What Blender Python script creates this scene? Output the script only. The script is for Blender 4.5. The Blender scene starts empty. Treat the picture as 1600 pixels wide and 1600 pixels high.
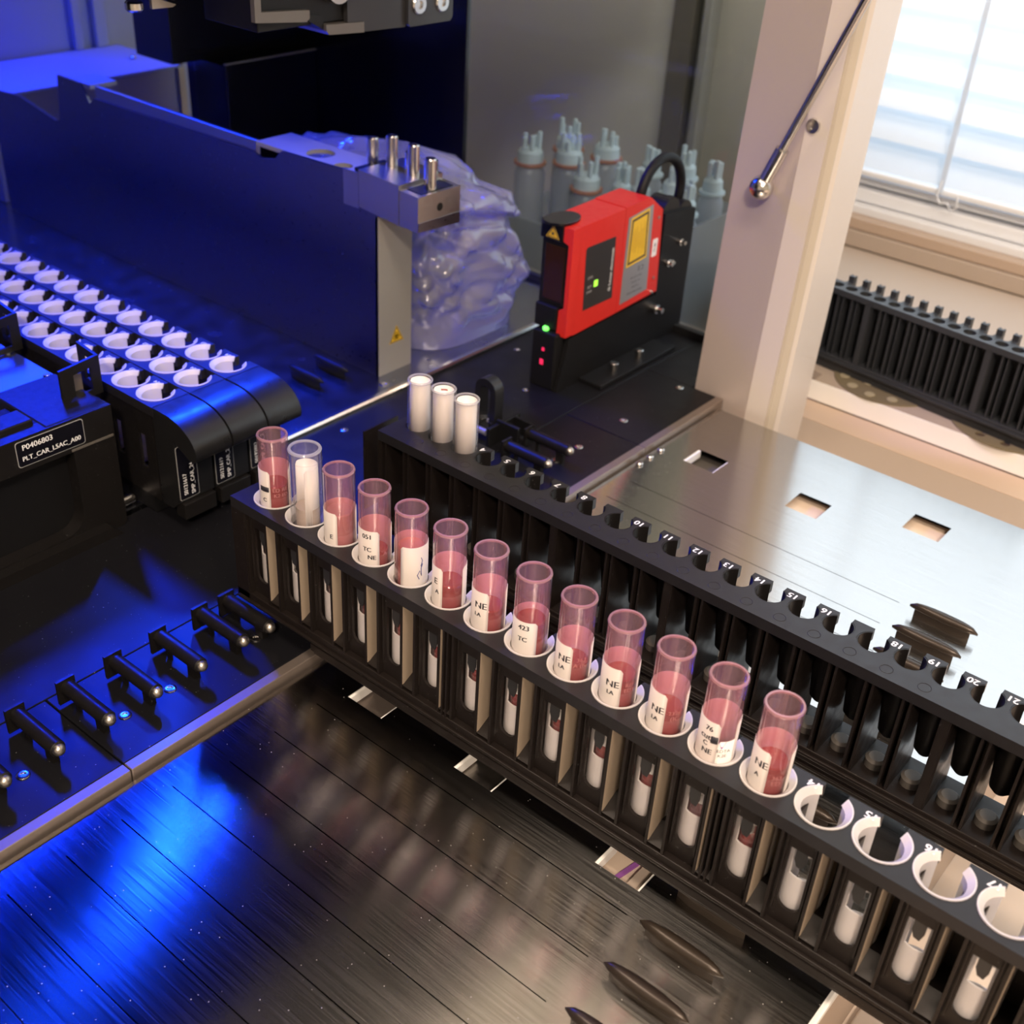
import bpy, bmesh, math, random
from mathutils import Vector, Matrix, noise
from mathutils.geometry import tessellate_polygon

random.seed(7)
SC = bpy.context.scene
COL = SC.collection
PI = math.pi
S = 0.001                       # the scene is written in millimetres

# ------------------------------------------------------------------ camera, world, lights, exposure
RM = [(0.76821438, 0.63781026, 0.05517919), (0.3830477, -0.3888758, -0.83788428), (-0.51295334, 0.66481102, -0.54305173)]
cam_d = bpy.data.cameras.new('camera'); cam = bpy.data.objects.new('camera', cam_d); COL.objects.link(cam)
cam.matrix_world = Matrix(((RM[0][0], -RM[1][0], -RM[2][0], 361.108 * S), (RM[0][1], -RM[1][1], -RM[2][1], -276.121 * S),
                           (RM[0][2], -RM[1][2], -RM[2][2], 342.372 * S), (0, 0, 0, 1)))
cam_d.sensor_width = 36; cam_d.lens = 1855.34 / 1600 * 36; cam_d.clip_start = 0.01; cam_d.clip_end = 50
cam_d.dof.use_dof = True; cam_d.dof.focus_distance = 0.47; cam_d.dof.aperture_fstop = 16
SC.camera = cam
SC.view_settings.view_transform = 'Standard'; SC.view_settings.look = 'None'
SC.view_settings.gamma = 1; SC.view_settings.use_curve_mapping = False
SC.view_settings.exposure = 0.28

w = bpy.data.worlds.new('daylight'); SC.world = w; w.use_nodes = True
w.node_tree.nodes['Background'].inputs[0].default_value = (0.74, 0.88, 1.0, 1)
w.node_tree.nodes['Background'].inputs[1].default_value = 1.5

def area(name, loc, target, sx, sy, power, color, spread=180):
    d = bpy.data.lights.new(name, 'AREA'); d.shape = 'RECTANGLE'; d.size = sx * S; d.size_y = sy * S
    d.energy = power; d.color = color; d.spread = math.radians(spread)
    o = bpy.data.objects.new(name, d); COL.objects.link(o)
    o.location = Vector(loc) * S
    o.rotation_euler = (Vector(target) - Vector(loc)).to_track_quat('-Z', 'Y').to_euler()
    return o
# warm ceiling lamps of the laboratory, the last one added
area('ceiling_lamp_light', (900, -500, 1660), (900, -500, 0), 1200, 300, 20, (1.0, 0.80, 0.63))
area('ceiling_lamp_light', (1350, -1450, 1652), (700, -700, 0), 300, 240, 40, (1.0, 0.80, 0.63))
area('ceiling_lamp_light', (-700, -300, 1660), (-700, -300, 0), 1200, 300, 22, (1.0, 0.80, 0.63))  # unseen, added to brighten the room wall behind the side pane
# daylight entering through the window
area('window_daylight', (420, 695, 420), (420, 0, 300), 980, 640, 1.5, (0.86, 0.94, 1.0))
# blue lamps of the instrument, under the added hood
area('blue_lamp', (-300, 250, 400), (0, -30, 0), 8, 40, 0.55, (0.004, 0.05, 1.0), 64)
area('blue_lamp', (-560, 200, 540), (-330, 120, 0), 60, 300, 5, (0.003, 0.03, 1.0), 96)

# ------------------------------------------------------------------ materials
MATS = {}
def mat(name, col, rough=0.5, metal=0.0, spec=0.5, noise_amt=0.0, noise_scale=80, bump=0.0, emit=None, dust=0.0, coat=0.0, aniso=None, subsurface=0.0):
    m = bpy.data.materials.new(name); m.use_nodes = True; nt = m.node_tree; b = nt.nodes['Principled BSDF']
    b.inputs['Base Color'].default_value = (*col, 1); b.inputs['Roughness'].default_value = rough
    b.inputs['Metallic'].default_value = metal; b.inputs['Specular IOR Level'].default_value = spec
    b.inputs['Coat Weight'].default_value = coat
    tc = nt.nodes.new('ShaderNodeNewGeometry')
    if noise_amt or dust or bump:
        n = nt.nodes.new('ShaderNodeTexNoise'); n.inputs['Scale'].default_value = noise_scale; n.inputs['Detail'].default_value = 4
        nt.links.new(tc.outputs['Position'], n.inputs['Vector'])
        if noise_amt:
            r = nt.nodes.new('ShaderNodeMapRange'); r.inputs[1].default_value = 0.3; r.inputs[2].default_value = 0.7
            r.inputs[3].default_value = max(0.02, rough - noise_amt); r.inputs[4].default_value = min(1, rough + noise_amt)
            nt.links.new(n.outputs['Fac'], r.inputs[0]); nt.links.new(r.outputs[0], b.inputs['Roughness'])
        if bump:
            bp = nt.nodes.new('ShaderNodeBump'); bp.inputs['Strength'].default_value = bump; bp.inputs['Distance'].default_value = 0.0005
            nt.links.new(n.outputs['Fac'], bp.inputs['Height']); nt.links.new(bp.outputs[0], b.inputs['Normal'])
    if dust:
        v = nt.nodes.new('ShaderNodeTexNoise'); v.inputs['Scale'].default_value = 900; v.inputs['Detail'].default_value = 2
        nt.links.new(tc.outputs['Position'], v.inputs['Vector'])
        cr = nt.nodes.new('ShaderNodeValToRGB'); cr.color_ramp.elements[0].position = 0.72; cr.color_ramp.elements[1].position = 0.80
        nt.links.new(v.outputs['Fac'], cr.inputs[0])
        mx = nt.nodes.new('ShaderNodeMix'); mx.data_type = 'RGBA'
        mx.inputs[6].default_value = (*col, 1); mx.inputs[7].default_value = (*(min(1, c + dust) for c in col), 1)
        nt.links.new(cr.outputs[0], mx.inputs[0]); nt.links.new(mx.outputs[2], b.inputs['Base Color'])
    if emit:
        b.inputs['Emission Color'].default_value = (*emit[0], 1); b.inputs['Emission Strength'].default_value = emit[1]
    if aniso:
        b.inputs['Anisotropic'].default_value = aniso
        c = nt.nodes.new('ShaderNodeCombineXYZ'); c.inputs[1].default_value = 1
        nt.links.new(c.outputs[0], b.inputs['Tangent'])
    MATS[name] = m
    return m

def thin(name, tint, diff, fac, rough=0.08, translucent=True, gloss=0.9, ior=1.45):
    """thin clear plastic or glass: tinted pass-through, a little scattering and a fresnel gloss"""
    m = bpy.data.materials.new(name); m.use_nodes = True; nt = m.node_tree; nt.nodes.clear()
    out = nt.nodes.new('ShaderNodeOutputMaterial')
    tr = nt.nodes.new('ShaderNodeBsdfTransparent'); tr.inputs[0].default_value = (*tint, 1)
    df = nt.nodes.new('ShaderNodeBsdfDiffuse'); df.inputs[0].default_value = (*diff, 1)
    tl = nt.nodes.new('ShaderNodeBsdfTranslucent'); tl.inputs[0].default_value = (*diff, 1)
    m0 = nt.nodes.new('ShaderNodeMixShader'); m0.inputs[0].default_value = 0.45 if translucent else 0
    nt.links.new(df.outputs[0], m0.inputs[1]); nt.links.new(tl.outputs[0], m0.inputs[2])
    m1 = nt.nodes.new('ShaderNodeMixShader'); m1.inputs[0].default_value = fac
    nt.links.new(tr.outputs[0], m1.inputs[1]); nt.links.new(m0.outputs[0], m1.inputs[2])
    g = nt.nodes.new('ShaderNodeBsdfGlossy'); g.inputs['Roughness'].default_value = rough; g.inputs[0].default_value = (gloss, gloss, gloss, 1)
    fr = nt.nodes.new('ShaderNodeFresnel'); ge = nt.nodes.new('ShaderNodeNewGeometry')
    mr = nt.nodes.new('ShaderNodeMapRange'); mr.inputs[3].default_value = ior; mr.inputs[4].default_value = 1 / ior
    nt.links.new(ge.outputs['Backfacing'], mr.inputs[0]); nt.links.new(mr.outputs[0], fr.inputs[0])
    m2 = nt.nodes.new('ShaderNodeMixShader')
    nt.links.new(fr.outputs[0], m2.inputs[0]); nt.links.new(m1.outputs[0], m2.inputs[1]); nt.links.new(g.outputs[0], m2.inputs[2])
    nt.links.new(m2.outputs[0], out.inputs[0])
    MATS[name] = m
    return m

mat('black_plastic', (0.009, 0.008, 0.008), 0.38, spec=0.3, noise_amt=0.08, noise_scale=300, dust=0.10)
mat('carrier_top', (0.015, 0.014, 0.016), 0.40, spec=0.4, noise_amt=0.06, noise_scale=200, bump=0.05)
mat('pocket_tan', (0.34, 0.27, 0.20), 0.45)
mat('carrier_body', (0.012, 0.009, 0.008), 0.4, spec=0.28, noise_amt=0.1, noise_scale=150, dust=0.12)
mat('handle_black', (0.011, 0.011, 0.012), 0.32, spec=0.4, noise_amt=0.05, noise_scale=150)
mat('deck_black', (0.007, 0.007, 0.009), 0.40, spec=0.26, noise_amt=0.04, noise_scale=60, dust=0.35)
mat('matte_black', (0.005, 0.005, 0.006), 0.55, spec=0.3)
mat('gloss_black', (0.006, 0.006, 0.010), 0.16)
mat('tan_metal', (0.30, 0.25, 0.22), 0.42, metal=0.7, noise_amt=0.05, noise_scale=400)
mat('steel', (0.62, 0.60, 0.58), 0.22, metal=1.0)
mat('gantry_grey', (0.16, 0.145, 0.13), 0.4, metal=0.5)
mat('satin_steel', (0.50, 0.465, 0.43), 0.34, metal=1.0, noise_amt=0.06, noise_scale=500)
mat('deck_metal', (0.34, 0.35, 0.40), 0.24, metal=1.0, noise_amt=0.04, noise_scale=60)
mat('panel_metal', (0.20, 0.19, 0.23), 0.30, metal=1.0, noise_amt=0.03, noise_scale=400)
mat('insert_white', (0.88, 0.85, 0.84), 0.42)
thin('insert_film', (1, 1, 1), (0.92, 0.88, 0.87), 1.0, rough=0.35)
mat('print_white', (0.85, 0.85, 0.85), 0.5)
mat('print_grey', (0.42, 0.42, 0.42), 0.5)
thin('label_film', (1, 1, 1), (0.90, 0.85, 0.81), 1.0, rough=0.5)
mat('label_white', (0.88, 0.83, 0.79), 0.5)
mat('ink', (0.03, 0.03, 0.04), 0.5)
mat('ink_blue', (0.05, 0.06, 0.25), 0.5)
mat('ink_purple', (0.35, 0.12, 0.45), 0.5)
mat('ink_red', (0.45, 0.16, 0.16), 0.5)
mat('blood', (0.27, 0.0, 0.005), 0.12)
mat('serum', (0.52, 0.20, 0.16), 0.2)
mat('tan_fluid', (0.50, 0.40, 0.33), 0.35)
mat('dusty_pink', (0.45, 0.25, 0.25), 0.35)
mat('scanner_red', (0.66, 0.025, 0.018), 0.36, noise_amt=0.05, noise_scale=200)
mat('scanner_dark', (0.03, 0.03, 0.032), 0.3)
mat('scan_window', (0.03, 0.012, 0.008), 0.08)
mat('foil_grey', (0.42, 0.42, 0.44), 0.3, metal=0.6)
mat('label_yellow', (0.80, 0.50, 0.03), 0.45)
mat('yellow_print', (0.62, 0.36, 0.02), 0.45)
mat('led_green', (0.1, 0.8, 0.1), 0.4, emit=((0.15, 1.0, 0.1), 2.0))
mat('led_lime', (0.3, 0.9, 0.1), 0.4, emit=((0.42, 1.0, 0.05), 0.9))
mat('led_red', (0.8, 0.02, 0.1), 0.4, emit=((1.0, 0.03, 0.12), 0.6))
mat('column_paint', (0.60, 0.52, 0.48), 0.33, metal=0.35)
mat('column_cream', (0.66, 0.60, 0.55), 0.38, noise_amt=0.04, noise_scale=200)
mat('groove_tan', (0.52, 0.46, 0.38), 0.5)
mat('frame_beige', (0.50, 0.385, 0.30), 0.4)
mat('channel_beige', (0.56, 0.43, 0.335), 0.4)
mat('shade_tan', (0.36, 0.29, 0.235), 0.45)
mat('ledge_beige', (0.47, 0.39, 0.325), 0.42, noise_amt=0.05, noise_scale=8)
mat('bright_sheet', (0.95, 0.94, 0.91), 0.3)
mat('bench_beige', (0.76, 0.62, 0.50), 0.45)
mat('wall_paint', (0.60, 0.60, 0.54), 0.85, bump=0.1, noise_scale=60)
mat('wall_dark', (0.16, 0.15, 0.13), 0.7)
mat('wall_grey', (0.38, 0.39, 0.38), 0.7)
mat('ceiling_white', (0.8, 0.78, 0.74), 0.9)
mat('floor_grey', (0.35, 0.34, 0.33), 0.5)
mat('window_white', (0.84, 0.87, 0.92), 0.4)
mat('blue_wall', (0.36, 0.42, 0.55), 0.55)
mat('white_box', (0.30, 0.29, 0.30), 0.4)
mat('end_grey', (0.40, 0.385, 0.36), 0.4, metal=0.4)
mat('lid_plate', (0.45, 0.46, 0.52), 0.3, metal=1.0)
mat('rubber_grey', (0.10, 0.09, 0.08), 0.6)
mat('rack_black', (0.030, 0.033, 0.038), 0.42)
mat('disc_foam', (0.20, 0.165, 0.10), 0.5)
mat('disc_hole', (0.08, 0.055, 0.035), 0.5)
mat('disc_boss', (0.42, 0.37, 0.24), 0.4)
mat('cap_pale', (0.62, 0.72, 0.76), 0.45)
mat('cap_orange', (0.50, 0.22, 0.14), 0.5)
mat('tray_metal', (0.52, 0.505, 0.49), 0.18, metal=1.0, aniso=0.94)
mat('fin_metal', (0.045, 0.034, 0.026), 0.33, metal=0.4)
thin('tube_pink', (0.985, 0.83, 0.84), (1.0, 0.74, 0.73), 0.08, ior=1.6)
thin('rim_highlight', (0.93, 0.93, 0.94), (0.95, 0.93, 0.94), 0.4, ior=1.5)  # whitish ring, paints the highlight on the rims of the clear tubes
thin('tube_rim', (0.97, 0.72, 0.74), (1.0, 0.68, 0.70), 0.28, ior=1.5)
thin('tube_clear', (0.975, 0.965, 0.965), (0.9, 0.86, 0.86), 0.07, ior=1.45)
thin('bag_film', (0.80, 0.80, 0.88), (0.84, 0.82, 0.88), 0.30, rough=0.11, ior=1.8)
thin('bottle_plastic', (0.80, 0.84, 0.88), (0.72, 0.74, 0.78), 0.60, rough=0.3)
thin('box_plastic', (0.85, 0.87, 0.88), (0.62, 0.64, 0.64), 0.45, rough=0.2)
thin('acrylic_pane', (0.80, 0.84, 0.86), (0.5, 0.5, 0.5), 0.0, rough=0.02, ior=1.35)
thin('window_glass', (0.97, 0.98, 0.98), (0.5, 0.5, 0.5), 0.0, rough=0.02)
thin('disc_plastic', (0.80, 0.74, 0.58), (0.55, 0.48, 0.32), 0.55, rough=0.2)
thin('clear_scrap', (0.9, 0.9, 0.9), (0.7, 0.7, 0.7), 0.3)
thin('slat_film', (0.9, 0.92, 0.95), (0.80, 0.86, 0.93), 1.0, rough=0.4)

# dust specks, fine brushing and scratches on the loading tray
def tray_detail():
    m = MATS['tray_metal']; nt = m.node_tree; b = nt.nodes['Principled BSDF']
    geo = nt.nodes.new('ShaderNodeNewGeometry')
    mp = nt.nodes.new('ShaderNodeMapping'); mp.inputs['Scale'].default_value = (25, 3200, 25)
    nt.links.new(geo.outputs['Position'], mp.inputs[0])
    n = nt.nodes.new('ShaderNodeTexNoise'); n.inputs['Scale'].default_value = 1; n.inputs['Detail'].default_value = 3
    nt.links.new(mp.outputs[0], n.inputs['Vector'])
    r = nt.nodes.new('ShaderNodeMapRange'); r.inputs[1].default_value = 0.3; r.inputs[2].default_value = 0.7
    r.inputs[3].default_value = 0.12; r.inputs[4].default_value = 0.24
    nt.links.new(n.outputs['Fac'], r.inputs[0]); nt.links.new(r.outputs[0], b.inputs['Roughness'])
    v = nt.nodes.new('ShaderNodeTexVoronoi'); v.inputs['Scale'].default_value = 420; v.feature = 'F1'
    nt.links.new(geo.outputs['Position'], v.inputs['Vector'])
    lt = nt.nodes.new('ShaderNodeMath'); lt.operation = 'LESS_THAN'; lt.inputs[1].default_value = 0.075
    nt.links.new(v.outputs['Distance'], lt.inputs[0])
    rnd = nt.nodes.new('ShaderNodeSeparateColor'); nt.links.new(v.outputs['Color'], rnd.inputs[0])
    gt = nt.nodes.new('ShaderNodeMath'); gt.operation = 'GREATER_THAN'; gt.inputs[1].default_value = 0.72
    nt.links.new(rnd.outputs[0], gt.inputs[0])
    mu = nt.nodes.new('ShaderNodeMath'); mu.operation = 'MULTIPLY'
    nt.links.new(lt.outputs[0], mu.inputs[0]); nt.links.new(gt.outputs[0], mu.inputs[1])
    sh = nt.nodes.new('ShaderNodeBsdfDiffuse'); sh.inputs[0].default_value = (0.5, 0.48, 0.45, 1)
    mx = nt.nodes.new('ShaderNodeMixShader')
    out = nt.nodes['Material Output']
    nt.links.new(mu.outputs[0], mx.inputs[0]); nt.links.new(b.outputs[0], mx.inputs[1]); nt.links.new(sh.outputs[0], mx.inputs[2])
    nt.links.new(mx.outputs[0], out.inputs[0])
tray_detail()

# ------------------------------------------------------------------ mesh helpers
class MB:
    def __init__(s): s.v = []; s.f = []; s.sm = []
    def add(s, vs, fs, smooth=False):
        o = len(s.v); s.v += [tuple(q) for q in vs]
        for f in fs: s.f.append([o + i for i in f]); s.sm.append(smooth)
        return s
    def box(s, x0, x1, y0, y1, z0, z1):
        vs = [(x, y, z) for z in (z0, z1) for y in (y0, y1) for x in (x0, x1)]
        return s.add(vs, [(0, 2, 3, 1), (4, 5, 7, 6), (0, 1, 5, 4), (2, 6, 7, 3), (0, 4, 6, 2), (1, 3, 7, 5)])
    def prism(s, poly, axis, a, b, holes=()):
        """poly: 2D points, extruded along axis ('x': (y,z); 'y': (x,z); 'z': (x,y)), holes: 2D loops"""
        def P(p, t): return {'x': (t, p[0], p[1]), 'y': (p[0], t, p[1]), 'z': (p[0], p[1], t)}[axis]
        loops = [list(poly)] + [list(h) for h in holes]
        flat = [p for l in loops for p in l]
        tris = tessellate_polygon([[Vector((p[0], p[1], 0)) for p in l] for l in loops])
        n = len(flat)
        def area2(t): (x0, y0), (x1, y1), (x2, y2) = (flat[i] for i in t); return (x1 - x0) * (y2 - y0) - (x2 - x0) * (y1 - y0)
        tris = [t if area2(t) > 0 else (t[0], t[2], t[1]) for t in tris if abs(area2(t)) > 1e-9]
        flip = (axis == 'y')
        top = [P(p, b) for p in flat]; bot = [P(p, a) for p in flat]
        s.add(top, [tuple(t) if not flip else (t[0], t[2], t[1]) for t in tris])
        s.add(bot, [(t[0], t[2], t[1]) if not flip else tuple(t) for t in tris])
        i0 = 0
        for li, l in enumerate(loops):
            m = len(l); ar = sum(l[i][0] * l[(i + 1) % m][1] - l[(i + 1) % m][0] * l[i][1] for i in range(m))
            ccw = ar > 0
            if li: ccw = not ccw
            if flip: ccw = not ccw
            # side walls with smoothing only across shallow angles
            def ang(i):
                p, q, r_ = l[i - 1], l[i], l[(i + 1) % m]
                d0 = Vector((q[0] - p[0], q[1] - p[1])); d1 = Vector((r_[0] - q[0], r_[1] - q[1]))
                return math.degrees(d0.angle(d1)) if d0.length > 1e-6 and d1.length > 1e-6 else 0
            soft = [1 < ang(i) < 32 for i in range(m)]
            vs = []; st = []; en = []
            for i in range(m):
                st.append(len(vs)); vs += [P(l[i], a), P(l[i], b)]
                if soft[i]: en.append(st[-1])
                else: en.append(len(vs)); vs += [P(l[i], a), P(l[i], b)]
            fs = []
            for i in range(m):
                j = (i + 1) % m; A_, B_ = st[i], en[j]
                fs.append((A_, B_, B_ + 1, A_ + 1) if (ar > 0) == ((li == 0) != flip) else (A_, A_ + 1, B_ + 1, B_))
            s.add(vs, fs, any(soft))
            i0 += m
        return s
    def lathe(s, prof, c=(0, 0, 0), axis='z', seg=24, a0=0.0, a1=None, sx=1, sy=1, sharp=35, thick_close=False):
        """prof: (r, h) points; partial turn a0..a1 in radians allowed"""
        full = a1 is None
        if full: a1 = a0 + 2 * PI
        n = seg if full else seg + 1
        segs = [[prof[0]]]
        for i in range(1, len(prof)):
            segs[-1].append(prof[i])
            if i < len(prof) - 1:
                d0 = Vector((prof[i][0] - prof[i - 1][0], prof[i][1] - prof[i - 1][1])); d1 = Vector((prof[i + 1][0] - prof[i][0], prof[i + 1][1] - prof[i][1]))
                if d0.length > 1e-9 and d1.length > 1e-9 and math.degrees(d0.angle(d1)) > sharp: segs.append([prof[i]])
        def P(r, h, t):
            x, y = r * math.cos(t) * sx, r * math.sin(t) * sy
            return {'z': (c[0] + x, c[1] + y, c[2] + h), 'x': (c[0] + h, c[1] + x, c[2] + y), 'y': (c[0] + y, c[1] + h, c[2] + x)}[axis]
        for sg in segs:
            vs = []; fs = []
            for r, h in sg:
                for k in range(n): vs.append(P(r, h, a0 + (a1 - a0) * k / seg))
            for i in range(len(sg) - 1):
                for k in range(seg):
                    k2 = (k + 1) % n
                    q = [i * n + k, i * n + k2, (i + 1) * n + k2, (i + 1) * n + k]
                    if sg[i][0] < 1e-6: q = q[1:] if False else [q[0], q[2], q[3]]
                    elif sg[i + 1][0] < 1e-6: q = [q[0], q[1], q[2]]
                    fs.append(q)
            s.add(vs, fs, True)
        if not full and thick_close:
            for t, rev in ((a0, False), (a1, True)):
                vs = [P(r, h, t) for r, h in prof[:-1] if True]
                tr = tessellate_polygon([[Vector((r, h, 0)) for r, h in prof[:-1]]])
                s.add(vs, [tuple(q) if not rev else tuple(reversed(q)) for q in tr])
        return s
    def cyl(s, c, r, h, axis='z', seg=20, r2=None, bev=0.0):
        r2 = r if r2 is None else r2
        p = [(0, 0), (r - bev, 0)] + ([(r, bev)] if bev else []) + ([(r2, h - bev), (r2 - bev, h)] if bev else [(r2, h)]) + [(0, h)]
        return s.lathe(p, c, axis, seg)
    def tube(s, pts, r, seg=10, cap=True):
        pts = [Vector(p) for p in pts]; rings = []
        up = Vector((0, 0, 1)); d0 = (pts[1] - pts[0]).normalized()
        n = up.cross(d0) if abs(up.dot(d0)) < 0.95 else Vector((1, 0, 0)).cross(d0); n.normalize()
        vs = []
        for i, p in enumerate(pts):
            d = (pts[min(i + 1, len(pts) - 1)] - pts[max(i - 1, 0)]).normalized()
            n = (n - d * n.dot(d)).normalized(); b = d.cross(n)
            rr = r[i] if isinstance(r, (list, tuple)) else r
            for k in range(seg): vs.append(p + (n * math.cos(2 * PI * k / seg) + b * math.sin(2 * PI * k / seg)) * rr)
        fs = [(i * seg + k, i * seg + (k + 1) % seg, (i + 1) * seg + (k + 1) % seg, (i + 1) * seg + k) for i in range(len(pts) - 1) for k in range(seg)]
        s.add(vs, fs, True)
        if cap:
            s.add(vs[:seg], [tuple(range(seg - 1, -1, -1))]); s.add(vs[-seg:], [tuple(range(seg))])
        return s
    def xf(s, fn): s.v = [tuple(fn(*q)) for q in s.v]; return s
    def build(s, name, material, parent=None, origin=None, bevel=0, mesh_only=False):
        me = bpy.data.meshes.new(name)
        if origin is None: o = wloc(parent) if parent else (0, 0, 0)
        else: o = origin
        me.from_pydata([((q[0] - o[0]) * S, (q[1] - o[1]) * S, (q[2] - o[2]) * S) for q in s.v], [], s.f)
        me.polygons.foreach_set('use_smooth', s.sm); me.update()
        me.materials.append(MATS[material])
        if mesh_only: return me
        return link(name, me, parent, o if not parent else None, bevel)

BASE = {}
def wloc(o): return BASE.get(o.name, (0, 0, 0))
def link(name, me, parent=None, loc=None, bevel=0):
    ob = bpy.data.objects.new(name, me); COL.objects.link(ob)
    if parent: ob.parent = parent; BASE[ob.name] = wloc(parent)
    elif loc: ob.location = Vector(loc) * S; BASE[ob.name] = tuple(loc)
    if bevel:
        b = ob.modifiers.new('bevel', 'BEVEL'); b.width = bevel * S; b.segments = 2; b.limit_method = 'ANGLE'; b.angle_limit = math.radians(40)
    return ob
def thing(name, label, cat, loc=(0, 0, 0), group=None):
    o = bpy.data.objects.new(name, None); COL.objects.link(o); o.empty_display_size = 0.02
    o.location = Vector(loc) * S; BASE[o.name] = tuple(loc)
    return tag(o, label, cat, group)
def tag(o, label, cat, group=None):
    o['label'] = label; o['category'] = cat
    if group: o['group'] = group
    return o
def struct(o): o['kind'] = 'structure'; return o
def plab(o, l): o['label'] = l; return o
def copy_tree(o, parent=None):
    c = o.copy(); COL.objects.link(c); c.parent = parent
    for ch in list(o.children): copy_tree(ch, c)
    return c

# text as flat mesh (2D triangles in mm), cached
TX = {}
def text2d(txt, size, spacing=1.0):
    k = (txt, size, spacing)
    if k in TX: return TX[k]
    cu = bpy.data.curves.new('t', 'FONT'); cu.body = txt; cu.size = size; cu.align_x = 'CENTER'; cu.align_y = 'CENTER'; cu.resolution_u = 3
    cu.space_character = spacing
    ob = bpy.data.objects.new('t', cu); COL.objects.link(ob)
    dg = bpy.context.evaluated_depsgraph_get(); dg.update()
    me = ob.evaluated_get(dg).to_mesh()
    vs = [tuple(v.co) for v in me.vertices]; fs = [tuple(p.vertices) for p in me.polygons]
    ob.evaluated_get(dg).to_mesh_clear()
    bpy.data.objects.remove(ob); bpy.data.curves.remove(cu)
    TX[k] = (vs, fs)
    return TX[k]
def text_on(mb, txt, size, origin, ux, uy, spacing=1.0, bold=0):
    """flat lettering: origin centre, ux reading direction, uy up direction (unit vectors)"""
    vs, fs = text2d(txt, size, spacing)
    o = Vector(origin); ux = Vector(ux); uy = Vector(uy)
    offs = [(0, 0)] + ([(bold, 0), (-bold, 0)] if bold else [])
    n = ux.cross(uy)
    for i, (dx, dy) in enumerate(offs):
        mb.add([o + ux * (v[0] + dx) + uy * (v[1] + dy) + n * 0.004 * i for v in vs], fs)
    return mb
def text_round(mb, txt, size, c, r, th, z, bold=0, rot=0):
    vs, fs = text2d(txt, size)
    for i, dx in enumerate([0, bold, -bold] if bold else [0]):
        out = []
        for v in vs:
            x, y = v[0] + dx, v[1]
            if rot: x, y = x * math.cos(rot) - y * math.sin(rot), x * math.sin(rot) + y * math.cos(rot)
            t = th + x / r; out.append((c[0] + (r + 0.004 * i) * math.cos(t), c[1] + (r + 0.004 * i) * math.sin(t), z + y))
        mb.add(out, fs)
    return mb

def arc(cx, cy, r, a0, a1, n): return [(cx + r * math.cos(a0 + (a1 - a0) * i / n), cy + r * math.sin(a0 + (a1 - a0) * i / n)) for i in range(n + 1)]
def rrect(x0, x1, y0, y1, r, n=4):
    return arc(x1 - r, y0 + r, r, -PI / 2, 0, n) + arc(x1 - r, y1 - r, r, 0, PI / 2, n) + arc(x0 + r, y1 - r, r, PI / 2, PI, n) + arc(x0 + r, y0 + r, r, PI, 1.5 * PI, n)

def screw(parent, x, y, z=0.0, r=2.7, name='screw', m='steel', axis='z', sgn=1):
    b = MB()
    h = 0.5 * sgn
    b.lathe([(r, 0), (r, h * 0.6), (r * 0.82, h), (r * 0.48, h), (r * 0.42, h * 0.1), (0, h * 0.1)] if True else [], (x, y, z), axis, 18)
    for k in range(6):
        t = k * PI / 3
    return b.build(name, m, parent)

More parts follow.
